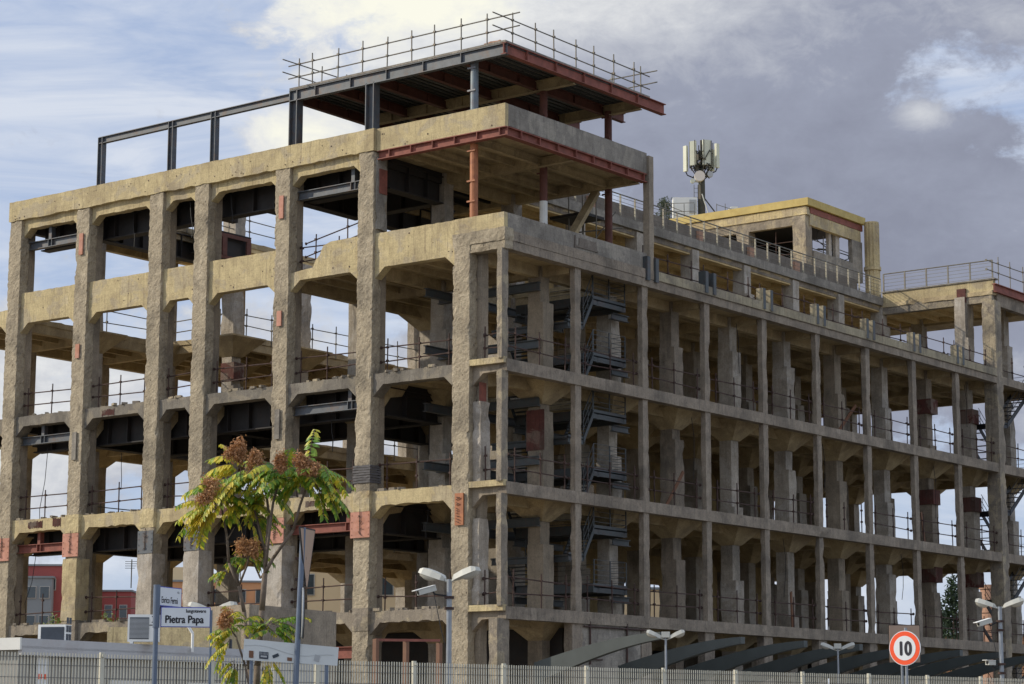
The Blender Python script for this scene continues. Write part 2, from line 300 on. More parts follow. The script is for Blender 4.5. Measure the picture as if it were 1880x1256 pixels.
# ------------------------------------------------------------------ mesh builder
class MB:
    def __init__(s): s.v = []; s.f = []; s.mi = []; s.cur = 0
    def add(s, vs, fs):
        b = len(s.v); s.v += [tuple(v) for v in vs]
        for f in fs: s.f.append(tuple(b+i for i in f)); s.mi.append(s.cur)
        return s
    def box(s, x0, x1, y0, y1, z0, z1):
        if x0 > x1: x0, x1 = x1, x0
        if y0 > y1: y0, y1 = y1, y0
        vs = [(x0, y0, z0), (x1, y0, z0), (x1, y1, z0), (x0, y1, z0), (x0, y0, z1), (x1, y0, z1), (x1, y1, z1), (x0, y1, z1)]
        return s.add(vs, [(0, 3, 2, 1), (4, 5, 6, 7), (0, 1, 5, 4), (1, 2, 6, 5), (2, 3, 7, 6), (3, 0, 4, 7)])
    def rbox(s, x0, x1, y0, y1, z0, z1, cell=0.2, amp=0.025, chip=0.05):
        """box with a fine grid on every face, roughened by noise, its arrises chipped"""
        L = (x1-x0, y1-y0, z1-z0); n = [max(1, int(round(l/cell))) for l in L]; o = (x0, y0, z0)
        cache = {}
        def vid(i, j, k):
            key = (i, j, k)
            if key in cache: return cache[key]
            p = Vector((o[0]+L[0]*i/n[0], o[1]+L[1]*j/n[1], o[2]+L[2]*k/n[2]))
            d = noise.noise_vector(p*2.3)*amp*0.22 + noise.noise_vector(p*8.1)*amp*0.6 + noise.noise_vector(p*17.3)*amp*0.5
            e = sum(1 for a, b in ((i, n[0]), (j, n[1]), (k, n[2])) if a in (0, b))
            if e >= 2 and chip:
                c = max(0.0, noise.noise(p*1.3)-0.18)*chip*3.2 + max(0, noise.noise(p*6.0)-0.2)*chip*1.6
                ctr = Vector(((x0+x1)/2, (y0+y1)/2, p.z)); dd = ctr-p; dd.z = 0
                if dd.length > 0: d += dd.normalized()*c
            p = p+d; s.v.append(tuple(p)); cache[key] = len(s.v)-1
            return cache[key]
        def quad(a, b, c, d): s.f.append((a, b, c, d)); s.mi.append(s.cur)
        for i in range(n[0]):
            for k in range(n[2]):
                quad(vid(i, 0, k), vid(i+1, 0, k), vid(i+1, 0, k+1), vid(i, 0, k+1))
                quad(vid(i, n[1], k), vid(i, n[1], k+1), vid(i+1, n[1], k+1), vid(i+1, n[1], k))
        for j in range(n[1]):
            for k in range(n[2]):
                quad(vid(0, j, k), vid(0, j, k+1), vid(0, j+1, k+1), vid(0, j+1, k))
                quad(vid(n[0], j, k), vid(n[0], j+1, k), vid(n[0], j+1, k+1), vid(n[0], j, k+1))
        for i in range(n[0]):
            for j in range(n[1]):
                quad(vid(i, j, 0), vid(i, j+1, 0), vid(i+1, j+1, 0), vid(i+1, j, 0))
                quad(vid(i, j, n[2]), vid(i+1, j, n[2]), vid(i+1, j+1, n[2]), vid(i, j+1, n[2]))
        return s
    def prism(s, pts, axis, a, b):
        """extrude a closed outline. axis 'y': pts are (x,z); axis 'x': pts are (y,z); axis 'z': pts are (x,y)"""
        n = len(pts)
        def P(p, t): return (p[0], t, p[1]) if axis == 'y' else ((t, p[0], p[1]) if axis == 'x' else (p[0], p[1], t))
        vs = [P(p, a) for p in pts]+[P(p, b) for p in pts]
        fs = [tuple(range(n)), tuple(range(2*n-1, n-1, -1))]+[(i, i+n, (i+1) % n+n, (i+1) % n) for i in range(n)]
        return s.add(vs, fs)
    def tube(s, a, b, r, r2=None, n=6, cap=True):
        a, b = Vector(a), Vector(b); r2 = r if r2 is None else r2
        d = (b-a)
        if d.length < 1e-6: return s
        d.normalize(); u = d.orthogonal().normalized(); w = d.cross(u)
        vs = []
        for c, rr in ((a, r), (b, r2)):
            for i in range(n):
                t = 2*math.pi*i/n; vs.append(c+u*math.cos(t)*rr+w*math.sin(t)*rr)
        fs = [(i, (i+1) % n, (i+1) % n+n, i+n) for i in range(n)]
        if cap: fs += [tuple(range(n-1, -1, -1)), tuple(range(n, 2*n))]
        return s.add(vs, fs)
    def path(s, pts, r0, r1, n=6):
        k = len(pts)-1
        for i in range(k): s.tube(pts[i], pts[i+1], r0+(r1-r0)*i/k, r0+(r1-r0)*(i+1)/k, n)
        return s
    def ibeam(s, a, b, h=0.3, w=0.2, t=0.03, down=True):
        """I section between a and b (top-centre line), horizontal along x or y, or any direction; h measured downwards"""
        a, b = Vector(a), Vector(b); d = (b-a).normalized(); up = Vector((0, 0, 1))
        if abs(d.z) > 0.9: up = Vector((0, 1, 0))
        side = d.cross(up).normalized(); up = side.cross(d).normalized()
        def bar(o0, o1, s0, s1):
            vs = []
            for p in (a, b):
                for oo, ss in ((o0, s0), (o0, s1), (o1, s1), (o1, s0)): vs.append(p-up*oo+side*ss)
            s.add(vs, [(0, 1, 2, 3), (7, 6, 5, 4), (0, 4, 5, 1), (1, 5, 6, 2), (2, 6, 7, 3), (3, 7, 4, 0)])
        bar(0, t, -w/2, w/2); bar(h-t, h, -w/2, w/2); bar(t, h-t, -t/2, t/2)
        return s
    def obox(s, c, ux, uy, uz, hx, hy, hz):
        c = Vector(c); vs = []
        for z in (-1, 1):
            for y, x in ((-1, -1), (-1, 1), (1, 1), (1, -1)): vs.append(c+ux*hx*x+uy*hy*y+uz*hz*z)
        return s.add(vs, [(0, 3, 2, 1), (4, 5, 6, 7), (0, 1, 5, 4), (1, 2, 6, 5), (2, 3, 7, 6), (3, 0, 4, 7)])
COL = scn.collection
def obj(name, mb, mats, parent=None, world=True, smooth=False):
    """link a builder as one mesh object; world=True: coordinates are world ones and are moved into the thing's frame"""
    me = bpy.data.meshes.new(name)
    me.from_pydata(mb.v, [], mb.f)
    if not isinstance(mats, (list, tuple)): mats = [mats]
    for m in mats: me.materials.append(m)
    if len(mats) > 1: me.polygons.foreach_set('material_index', mb.mi)
    if smooth: me.polygons.foreach_set('use_smooth', [True]*len(me.polygons))
    bm = bmesh.new(); bm.from_mesh(me); bmesh.ops.recalc_face_normals(bm, faces=bm.faces); bm.to_mesh(me); bm.free()
    o = bpy.data.objects.new(name, me); COL.objects.link(o)
    if parent is not None:
        if world: me.transform(root_matrix(parent).inverted())
        o.parent = parent
    return o
def root_matrix(o):
    m = Matrix.LocRotScale(o.location, o.rotation_euler, None)
    return root_matrix(o.parent) @ m if o.parent else m
def thing(name, label, cat, loc=(0, 0, 0), rz=0.0, group=None):
    o = bpy.data.objects.new(name, None); COL.objects.link(o); o.empty_display_size = 0.3
    o.location = loc; o.rotation_euler = (0, 0, rz); tag(o, label, cat, group); return o
def tag(o, label=None, cat=None, group=None, kind=None):
    if label: o['label'] = label
    if cat: o['category'] = cat
    if group: o['group'] = group
    if kind: o['kind'] = kind
    return o
def copy_tree(o, parent=None):
    c = o.copy(); COL.objects.link(c); c.parent = parent
    for ch in [x for x in list(bpy.data.objects) if x.parent == o]: copy_tree(ch, c)
    return c
def text_mesh(body, size, origin, ux, uy, nrm, align='LEFT', bold=0.0, sx_=1.0):
    """lettering as a thin mesh; ux/uy are the reading and up directions, origin its baseline start.
    The strokes are thickened by laying a few slightly shifted copies over each other, each a hair further out."""
    cu = bpy.data.curves.new('lettering', 'FONT'); cu.body = body; cu.size = size; cu.align_x = align
    to = bpy.data.objects.new('lettering_curve', cu); COL.objects.link(to)
    bpy.context.view_layer.update()
    me = bpy.data.meshes.new_from_object(to.evaluated_get(bpy.context.evaluated_depsgraph_get()))
    bpy.data.objects.remove(to); bpy.data.curves.remove(cu)
    mb = MB(); o = Vector(origin)
    offs = [(0, 0)]+([(-bold, 0), (bold, 0), (0, bold*.7), (0, -bold*.7)] if bold else [])
    for k, (a, b) in enumerate(offs):
        mb.add([o+ux*(v.co.x*sx_+a)+uy*(v.co.y+b)+nrm*0.0006*k for v in me.vertices], [tuple(p.vertices) for p in me.polygons])
    bpy.data.meshes.remove(me)
    return mb

# ------------------------------------------------------------------ ground
def sheet(name, x0, x1, y0, y1, z, mat, label=None):
    mb = MB().add([(x0, y0, z), (x1, y0, z), (x1, y1, z), (x0, y1, z)], [(0, 1, 2, 3)])
    return tag(obj(name, mb, mat), kind='structure')
sheet('ground', -2500, 2500, -2500, 2500, 0.0, M['ground'])
FD = Vector((26.04-19.44, -12.12+39.97, 0)).normalized(); FN = Vector((FD.y, -FD.x, 0))   # along the street fence, towards the street
F0 = Vector((19.44, -39.97, 0))
def strip(name, a, b, z0, z1, mat):
    s0, s1 = -200, 250
    p = [F0+FD*s0+FN*a, F0+FD*s1+FN*a, F0+FD*s1+FN*b, F0+FD*s0+FN*b]
    mb = MB().prism([(q.x, q.y) for q in p], 'z', z0, z1); return tag(obj(name, mb, mat), kind='structure')
strip('pavement', 0.5, 4.0, -0.1, 0.13, M['kerb'])
strip('road', 4.0, 15.0, -0.1, 0.004, M['asphalt'])
strip('road_marking', 9.4, 9.55, 0.0, 0.009, M['line'])
strip('far_pavement', 15.0, 18.0, -0.1, 0.13, M['kerb'])

# ------------------------------------------------------------------ the building
GX = [0.0, -1.85, -6.8, -11.3, -16.0, -18.7, -23.3, -27.7, -32.3]
BY = 4.686
GY = [n*BY for n in range(0, 12)]
Z = {0: 0.0, 1: 6.30, 2: 10.90, 3: 15.51, 4: 20.10, 5: 24.62}
B = thing('abandoned_building', 'stripped concrete frame of a five storey factory with steel rooftop additions', 'building')

# which floor cells exist: (i, j) with i between GX[i] and GX[i+1], j between rows j and j+1
def cell(level, i, j):
    if j > 9: return False
    if level in (2, 3, 5) and 2 <= i <= 6 and j == 0: return True  # front strips added to keep the sun off the girders behind the facade
    if level == 5:
        if i <= 1: return j <= 1 or j >= 9
        if i == 2: return True
        if i == 3: return j >= 4
        if i in (4, 5): return j >= 6
        if i == 6: return j <= 7
        return False
    if (i, j) == (1, 1) and level <= 4: return False
    if level == 1: return i <= 3 or j <= 8
    if i <= 1: return True
    if level == 4:
        if i == 2: return True
        if i in (3, 4, 5): return j >= 7
        if i == 6: return j >= 2 and j <= 8
        return j <= 8
    if i == 2: return j >= 1
    if i in (3, 4, 5): return j >= 7
    if i == 6: return 2 <= j <= 8
    return j <= 8
for lv in (1, 2, 3, 4, 5):
    mb = MB(); z = Z[lv]; t = 0.16
    for i in range(8):
        for j in range(10):
            if not cell(lv, i, j): continue
            xa, xb = GX[i+1], GX[i]; ya, yb = GY[j], GY[j+1]
            if i == 0 and j < 10: xb = -0.06
            if lv == 5 and i == 1 and j <= 1: pass
            y0_ = ya+(0.35 if j == 0 else 0)
            if j == 0 and 3 <= i <= 6 and lv == 5: yb = 2.2
            mb.cur = 2 if lv == 5 and j > 1 else 0
            if mb.cur == 0: mb.cur = 1 if (lv == 5 and i == 2 and j <= 1) or (j == 0 and 2 <= i <= 5 and lv != 4 and lv != 1) else 0  # near-black colour on these strips stands for the shade under the floors
            mb.box(xa, xb, y0_, yb, z-t, z)
            # secondary joists below the plate, spanning in y, and edge beams on the grid
            n = 3 if xb-xa > 3 else (1 if xb-xa > 2 else 0)
            deep = 0.22 if lv >= 4 else 0.14
            if (lv <= 3 and i == 0): n = 0
            for k in range(n):
                x = xa+(xb-xa)*(k+1)/(n+1); mb.box(x-0.07, x+0.07, y0_+0.15, yb-0.15, z-t-deep, z-t)
    # main beams on the grid lines wherever a floor cell touches them
    for gi in range(1, 9):
        x = GX[gi]
        for j in range(10):
            if cell(lv, gi-1, j) or (gi < 8 and cell(lv, gi, j)):
                if lv == 5 and gi == 1 and j < 2: continue
                h = 0.36 if lv == 5 and j > 1 else 0.55; mb.cur = 1 if (j == 0 and gi >= 2 and lv in (2, 3, 5)) else (2 if lv == 5 and j > 1 else 0)
                mb.box(x-0.16, x+0.16, GY[j]+(0.5 if j == 0 else 0), GY[j+1], z-t-h+0.1, z-t-0.003)
    for j in range(1, 11):
        for i in range(8):
            if cell(lv, i, j-1) or (j < 10 and cell(lv, i, j)):
                if lv == 5 and i == 0: continue
                if lv <= 3 and i == 0 and j < 10: continue
                mb.cur = 1 if (j == 1 and i >= 2 and lv in (2, 3, 5)) else (2 if lv == 5 and j > 2 else 0)
                if lv == 5 and j == 1 and i >= 3: continue
                mb.box(GX[i+1], GX[i] if i else -0.3, GY[j]-0.15, GY[j]+0.15, z-t-(0.24 if lv == 5 and j > 2 else 0.42), z-t-0.006)
    mb.cur = 0
    # ragged broken lip along the voids
    for gi in range(1, 8):
        for j in range(10):
            if cell(lv, gi-1, j) != cell(lv, gi, j):
                x = GX[gi]; mb.rbox(x-0.2, x+0.2, GY[j], GY[j+1], z-0.22, z+0.03, 0.35, 0.05, 0.1)
    for j in range(1, 10):
        for i in range(8):
            if cell(lv, i, j-1) != cell(lv, i, j):
                mb.rbox(GX[i+1], GX[i], GY[j]-0.22, GY[j]+0.18, z-0.2, z+0.04, 0.35, 0.05, 0.1)
    obj('floor_slab', mb, [M['soffit'], M['darksteel_shade'], M['ochrebounce']], B)

# ---- facade facing the sun: the thick front columns
ACOL = [-27.75, -23.30, -18.70, -15.98, -11.35, -6.85]      # full height
def steel_plate(x0, x1, z0, z1, parent, mat, y=-0.19, rebar=True):
    p = MB().box(x0, x1, y-0.03, y, z0, z1)
    # bolts
    for k in range(4):
        zz = z0+(z1-z0)*(k+0.5)/4
        for xx in (x0+0.07, x1-0.07): p.box(xx-0.02, xx+0.02, y-0.05, y-0.03, zz-0.02, zz+0.02)
    o = obj('steel_plate', p, mat, parent)
    if rebar:
        r = MB(); cx = (x0+x1)/2
        rnd = random.Random(int(abs(x0)*100+z0*7))
        for k in range(9):
            zz = z0+(z1-z0)*(0.15+0.09*k)
            r.tube((cx+rnd.uniform(-.12, .02), y-0.06, zz), (cx+rnd.uniform(-.02, .15), y-0.08, zz+rnd.uniform(-.1, .1)), 0.012, n=4)
        r.tube((cx, y-0.06, z0+0.15), (cx+0.02, y-0.06, z1+0.1), 0.014, n=4)
        obj('bent_rebar', r, M['rusttube'], o)
    return o
for ci, x in enumerate(ACOL):
    w = 0.40
    mb = MB()
    mb.cur = 0
    mb.rbox(x-w, x+w, -0.13, 0.36, -0.2 if ci else 0, 24.45, 0.105, 0.03, 0.06)
    mb.cur = 1
    mb.rbox(x-w+0.08, x+w-0.07, 0.362, 0.78, -0.2, 24.3, 0.5, 0.006, 0.01)
    if ci == 5:      # torn plaster beside the corner box
        mb.cur = 2; mb.rbox(x+w+0.005, x+w+0.09, 0.0, 0.6, 21.3, 24.2, 0.2, 0.05, 0.08)
    c = obj('column', mb, [M['pilaster'], M['smooth'], M['greywall']], B)
    if ci in (0, 1, 4, 5): steel_plate(x-0.49, x+0.49, 9.12, 10.12, c, M['pinkplate'])
    else: steel_plate(x-0.45, x+0.45, 9.05, 10.0, c, M['steel'])
    # small vertical strap plates higher up
    if ci in (1, 4):
        for z0 in (22.35, 17.75 if ci == 1 else 17.9):
            p = MB().box(x-0.12, x+0.12, -0.21, -0.16, z0, z0+0.95 if z0 > 20 else z0+0.62)
            obj('steel_strap', p, M['pinkplate'], c)
        p = MB().box(x-0.13, x+0.13, -0.21, -0.16, 13.3, 14.5); obj('steel_strap', p, M['greywall'], c)
    if ci == 5:
        p = MB().box(x+w+0.09, x+w+0.13, 0.1, 0.55, 22.75, 23.75); obj('steel_strap', p, M['redsteel'], c)
        p = MB()
        for k in range(7): p.rbox(x-w-0.04, x+w+0.05, -0.18, 0.5, 11.25+k*0.1, 11.33+k*0.1, 0.2, 0.03, 0.02)
        obj('wrapped_band', p, M['brownwrap'], c)
# lower facade shirting: wider smooth base of the third to fifth columns
for x in ACOL[1:5]:
    obj('column_casing', MB().rbox(x-0.47, x+0.42, -0.20, 0.55, 6.4, 9.04, 0.25, 0.02, 0.05), M['cream'] if x < -20 else M['inner'], B)
# the corner column below the terrace
x = -1.98
mb = MB(); mb.cur = 0
mb.rbox(x-0.42, x+0.40, -0.13, 0.36, 0, 20.05, 0.105, 0.03, 0.06)
mb.cur = 1; mb.rbox(x-0.36, x+0.62, 0.362, 0.75, 0, 20.0, 0.4, 0.01, 0.02)
mb.cur = 2
mb.rbox(x+0.40, x+0.78, 0.1, 0.7, 11.0, 14.0, 0.25, 0.04, 0.08); mb.rbox(x+0.40, x+0.72, 0.1, 0.7, 6.4, 9.6, 0.25, 0.03, 0.06)
c = obj('column', mb, [M['pilaster'], M['smooth'], M['inner']], B)
p = MB().box(x-0.18, x+0.22, -0.22, -0.16, 9.35, 10.55)
o = obj('steel_strap', p, M['orange'], c)
r = MB()
for k in range(10): r.tube((x-0.1, -0.25, 9.5+k*0.1), (x+random.uniform(0, .15), -0.26, 9.5+k*0.1+random.uniform(-.08, .08)), 0.014, n=4)
obj('bent_rebar', r, M['rusttube'], o)
p = MB().box(x+0.63, x+0.66, 0.2, 0.6, 13.9, 14.75); obj('steel_strap', p, M['redsteel'], c)
# far left column of the lower wing
mb = MB(); mb.rbox(-32.7, -31.9, -0.1, 0.6, 0, 20.0, 0.25, 0.03, 0.05)
obj('column', mb, M['pilaster'], B)

# ---- haunched facade beams per bay
def haunched(xa, xb, ztop, zbot, y0, y1, mat, name='facade_beam', hz=0.45, hx=0.5, jag=0.02, topj=0.02, topcut=None, seed=0):
    rnd = random.Random(seed*91+int(abs(xa)*10)+int(ztop*7))
    L = xb-xa; pts = []
    n = max(2, int(L/0.22))
    if topcut: pts += topcut
    else:
        for k in range(n+1): pts.append((xa+L*k/n, ztop+rnd.uniform(-topj, topj*0.3)))
    pts.append((xb, zbot-hz))
    m = max(2, int((L-2*hx)/0.22))
    for k in range(m+1):
        f = k/m; pts.append((xb-hx-(L-2*hx)*f, zbot+rnd.uniform(-jag*0.3, jag)))
    pts.append((xa, zbot-hz))
    return obj(name, MB().prism(pts, 'y', y0, y1), mat, B)
bays = [(-27.35, -23.70), (-22.90, -19.10), (-18.30, -16.38), (-15.58, -11.75), (-10.95, -7.25), (-6.45, -2.40)]
for bi, (xa, xb) in enumerate(bays):
    for lv in (1, 2, 3):
        z = Z[lv]
        zb = z-0.45-(0.12 if lv == 2 else 0)
        haunched(xa, xb, z, zb, 0.0, 0.55, M['darkbeam'] if lv == 3 else M['cream'] if lv == 2 else M['beam'], hz=0.45, hx=0.42 if xb-xa < 2.5 else 0.5, jag=0.05 if lv < 3 else 0.012, seed=bi+lv)
    # parapet storey
    cut = None
    if bi == 4:
        cut = [(xa, 20.05), (-10.3, 20.12), (-9.75, 20.15), (-9.6, 20.45), (-9.4, 20.62), (-9.2, 20.98), (-8.8, 21.1), (xb, 21.12)]
    haunched(xa, xb, 21.12, 19.72, 0.02, 0.42, M['cream'], 'parapet_beam', hz=0.42, hx=0.42 if xb-xa < 2.5 else 0.5, jag=0.01, topcut=cut, seed=bi)
    if bi < 5:
        haunched(xa, xb, 24.6, 24.04, 0.05, 0.45, M['cream'], topj=0.0, hz=0.35, hx=0.42, jag=0.03, seed=bi+30)
# top fascia, one long strip standing proud of the columns
mb = MB(); n = 90
pts = [(-28.2+21.75*k/n, 25.36+random.uniform(-.012, .012)) for k in range(n+1)]+[(-28.2+21.75*k/n, 24.46+random.uniform(-.03, .03)) for k in range(n, -1, -1)]
mb.prism(pts, 'y', -0.16, 0.12); obj('top_fascia', mb, M['cream'], B)
rd = random.Random(12)
mb = MB()
for k in range(60):
    x = rd.uniform(-28, -0.3); y = -0.165 if x < -6.5 else -0.005
    z = rd.choice([24.55, 24.6, 24.7, 25.0, 25.1])+rd.uniform(-.05, .05); q = rd.uniform(.008, .02); mb.box(x-q, x+q*rd.uniform(.5, 1.5), y-0.012, y+0.004, z-q*rd.uniform(.6, 2.2), z+q)
for k in range(45):
    x = rd.uniform(-27.3, -2.5)
    if min(abs(x-c) for c in ACOL) < .45: continue
    if -11 < x < -9: continue
    z = rd.choice([19.9, 20.0, 20.35, 20.9])+rd.uniform(-.06, .06); q = rd.uniform(.008, .022); mb.box(x-q, x+q*rd.uniform(.5, 1.5), 0.006, 0.024, z-q*rd.uniform(.6, 2.5), z+q)
tag(obj('rebar_stubs', mb, M['rusttube'], B), kind='stuff')
# last short bay to the street corner, and its cream lip
for lv in (1, 2, 3):
    z = Z[lv]
    obj('facade_beam', MB().prism([(-1.58, z-0.42), (-1.58, z-0.9), (-1.1, z-0.46), (-0.3, z-0.44), (-0.3, z-0.02), (-1.58, z-0.02)], 'y', 0.10, 0.42), M['smooth'], B)
    obj('edge_lip', MB().rbox(-1.6, 0.05, -0.12, 0.10, z-0.17, z+0.06, 0.2, 0.012, 0.02), M['cream'], B)
for x in ACOL[1:]:
    obj('plaster_collar', MB().rbox(x-0.43, x+0.42, -0.17, 0.4, 10.14, 10.93, 0.12, 0.02, 0.05), M['cream'], B)
    obj('plaster_collar', MB().rbox(x-0.42, x+0.42, -0.16, 0.4, 5.55, 6.42, 0.14, 0.02, 0.05), M['beam'], B)
for x, y, za, zb_, sw in ((-26.2, 0.9, 14.3, 10.2, -.35), (-26.4, 0.6, 9.4, 6.4, -.5), (-21.6, 1.0, 13.6, 12.0, .05), (-21.2, .9, 24, 22.6, .1), (-17.2, .4, 24, 22.4, .15), (-14.9, .5, 24, 22.7, .12), (-9.5, 1.0, 14.0, 12.9, .1), (-4.6, 1.2, 10.2, 9.1, -.1)):
    obj('hanging_cable', MB().path([(x, y, za), (x+sw*.4, y, za*.6+zb_*.4), (x+sw*1.2, y, za*.3+zb_*.7), (x+sw, y, zb_)], 0.014, 0.014, 4), M['black'], B)
rr_p = random.Random(8)
for x0, x1, z0, z1 in ((-26.3, -25.3, 10.50, 10.78), (-24.7, -24.1, 10.5, 10.85), (-14.9, -13.2, 10.45, 10.75), (-21.8, -21.0, 15.1, 15.35), (-9.9, -9.1, 10.5, 10.7)):
    mbp = MB(); nk = int((x1-x0)/0.06)
    for k in range(nk): mbp.box(x0+k*0.06, x0+k*0.06+0.035, -0.012-0.01*rr_p.random(), -0.003, z0+rr_p.uniform(-.03, .03), z1+rr_p.uniform(-.04, .04))
    obj('exposed_rebar', mbp, M['redpaint'], B)
rr_b = random.Random(3)
for lv in (1, 2, 3):
    mb = MB(); mb.cur = 0
    for k in range(70):
        x = rr_b.uniform(-27.3, -2.5); q = rr_b.uniform(.04, .13); y = rr_b.uniform(.02, .3)
        if min(abs(x-c) for c in ACOL+[-1.98]) < .55: continue
        mb.obox((x, y, Z[lv]+q*.4), Vector((math.cos(k), math.sin(k), 0)), Vector((-math.sin(k), math.cos(k), 0)), Vector((0, 0, 1)), q*1.3, q*.7, q*.45)
    tag(obj('rubble', mb, M['beam'], B), kind='stuff')
# left lower wing
for lv in (1, 2, 3): haunched(-31.9, -28.15, Z[lv], Z[lv]-0.5, 0.0, 0.5, M['beam'], seed=lv+50)
haunched(-31.9, -28.15, 20.45, 19.72, 0.0, 0.4, M['cream'], 'parapet_beam', seed=77)
haunched(-37.0, -32.7, 20.45, 19.72, 0.0, 0.4, M['cream'], 'parapet_beam', seed=78)

# ---- terrace parapet at the corner (fourth floor)
obj('parapet_beam', MB().rbox(-2.40, -0.02, -0.02, 0.2, 20.50, 21.12, 0.3, 0.006, 0.01), M['cream'], B)
obj('parapet_beam', MB().rbox(-0.22, -0.02, 0.2, 9.6, 20.45, 21.12, 0.35, 0.006, 0.01), M['greywall'], B)
obj('edge_beam', MB().rbox(-2.42, 0.12, -0.14, 0.4, 20.02, 20.50, 0.16, 0.035, 0.10), M['pilaster'], B)
obj('edge_beam', MB().rbox(-2.3, 0.10, -0.10, 0.38, 19.70, 20.02, 0.16, 0.03, 0.06), M['pilaster'], B)
obj('edge_beam', MB().rbox(-0.3, 0.12, 0.4, 42.0, 20.04, 20.42, 0.3, 0.022, 0.05), M['greyband'], B)
obj('edge_beam', MB().rbox(-0.3, 0.10, 0.4, 42.0, 19.70, 20.03, 0.22, 0.02, 0.06), M['greyband'], B)
mb = MB(); mb.rbox(0.125, 0.16, 9.95, 41.8, 20.06, 20.43, 0.35, 0.012, 0.02); obj('painted_band', mb, M['dullcream'], B)
mb = MB()   # a hole in the parapet with bricks behind
mb.box(-0.02, 0.02, 4.55, 6.1, 20.55, 20.62); mb.box(-0.02, 0.025, 4.5, 4.56, 20.5, 21.0); mb.rbox(-0.03, 0.015, 4.8, 6.0, 20.62, 20.95, 0.12, 0.03, 0.05)
obj('brick_patch', mb, M['brownwall'], B)

# ---- edge beams of the long street side
for lv in (1, 2, 3):
    z = Z[lv]
    obj('edge_beam', MB().rbox(-0.32, 0.07, 0.05, 46.9, z-0.46, z, 0.28, 0.014, 0.035), M['greyband'], B)
obj('edge_beam', MB().rbox(-0.3, 0.07, 42.05, 46.9, 19.72, 20.12, 0.3, 0.015, 0.03), M['greyband'], B)
# thin street columns
for n in range(0, 9):
    y = GY[n]; mb = MB(); mb.cur = 0
    hw = 0.20
    for lv in range(0, 4):
        z0, z1 = Z[lv], (Z[lv+1]-0.45 if lv < 3 else 19.71)
        if lv == 0:
            mb.rbox(-0.42, -0.02, y-0.36, y+0.36, z0, z1, 0.3, 0.02, 0.04)
        else:
            mb.rbox(-0.22, 0.02, y-hw, y+hw, z0, z1, 0.18, 0.014, 0.04)
    obj('column', mb, M['greyband'] if n else M['beam'], B)
# thick column at the north end of the street side
mb = MB(); mb.rbox(-0.62, 0.12, 42.17-0.32, 42.17+0.42, 0, 24.1, 0.2, 0.03, 0.06)
obj('column', mb, M['beam'], B)
mb = MB(); mb.rbox(-0.4, 0.05, 46.5, 46.95, 0, 24.0, 0.3, 0.02, 0.04); obj('column', mb, M['greyband'], B)
# tall post carrying the corner of the upper terrace
mb = MB(); mb.rbox(-0.2, 0.1, 9.62, 9.96, 20.2, 25.25, 0.3, 0.006, 0.01)
tp = obj('tall_post', mb, M['smooth'], B)
def bracket(y0, w=0.36, z0=20.15, z1=21.15, mat=None):
    mb = MB(); mb.cur = 1
    for d in (0, 0.62):
        mb.cur = 0; mb.box(-0.12, 0.19, y0+d, y0+d+0.03, z0, z1)      # web faces seen from the side
        mb.cur = 1; mb.box(0.165, 0.20, y0+d+0.03, y0+d+0.24, z0, z1)
        mb.cur = 0; mb.box(-0.15, -0.12, y0+d, y0+d+0.24, z0, z1)
    return obj('steel_bracket', mb, [mat or M['cream'], M['stairsteel']], B)
bracket(9.30, z0=19.95, z1=20.95, mat=M['stairsteel'])
for n in range(3, 9): bracket(GY[n]-0.35, z0=20.12, z1=21.05, mat=M['stairsteel'] if n == 3 else M['dullcream'])

# ---- inner columns
ICR = random.Random(17)
def inner_column(x, y, lo=0, hi=4, mat='inner', cap=(1, 2, 3), w=0.34, jacket=True, d=0.30, capmat='soffit'):
    mb = MB()
    for lv in range(lo, hi):
        z0, z1 = Z[lv], Z[lv+1]-0.16
        ww = w
        mb.cur = 0
        if jacket and lv >= 1:
            zz = z0+ICR.uniform(1.9, 3.3)
            if ICR.random() < 0.25: zz = z0+0.6
            mb.rbox(x-ww, x+ww-0.08, y-d, y+d, z0, z1-0.004, 0.45, 0.01, 0.02)
            mb.rbox(x-ww-0.02, x+ww+0.08, y-d-0.02, y+d+0.06, z0, zz, 0.28, 0.02, 0.05)
        else: mb.rbox(x-ww, x+ww, y-d, y+d, z0, z1-0.004, 0.45, 0.01, 0.02)
        mb.cur = 1
        if (lv+1) in cap:
            s = 1.12; t0, t1 = z1-0.92, z1-0.08
            a = [(x-ww, y-d), (x+ww, y-d), (x+ww, y+d), (x-ww, y+d)]; b_ = [(x-s, y-s), (x+s, y-s), (x+s, y+s), (x-s, y+s)]
            vs = [(p[0], p[1], t0) for p in a]+[(p[0], p[1], t1) for p in b_]+[(p[0], p[1], z1-0.005) for p in b_]
            mb.add(vs, [(0, 1, 5, 4), (1, 2, 6, 5), (2, 3, 7, 6), (3, 0, 4, 7), (4, 5, 9, 8), (5, 6, 10, 9), (6, 7, 11, 10), (7, 4, 8, 11), (8, 9, 10, 11)])
    return obj('column', mb, [M[mat], M[capmat]], B)
for n in range(1, 11):
    c = inner_column(GX[1], GY[n], 0, 4 if n < 9 else 5, ('inner', 'smooth', 'inner', 'greyband', 'inner')[n % 5])
    if n in (1,):
        obj('red_paint_patch', MB().rbox(-2.24, -1.36, BY-0.352, BY-0.34, 12.6, 14.2, 0.2, 0.006, 0.0), M['redpaint'], c)
    if n in (8, 9):
        for lv in (1, 2, 3):
            zz = Z[lv]+2.2 if lv > 1 else Z[lv]+2.9
            obj('painted_collar', MB().box(-2.26, -1.32, GY[n]-0.36, GY[n]+0.40, zz, zz+0.75), M['redpaint'], c)
for n in range(1, 11):
    inner_column(GX[2], GY[n], 0, 5, 'inner', w=0.38)
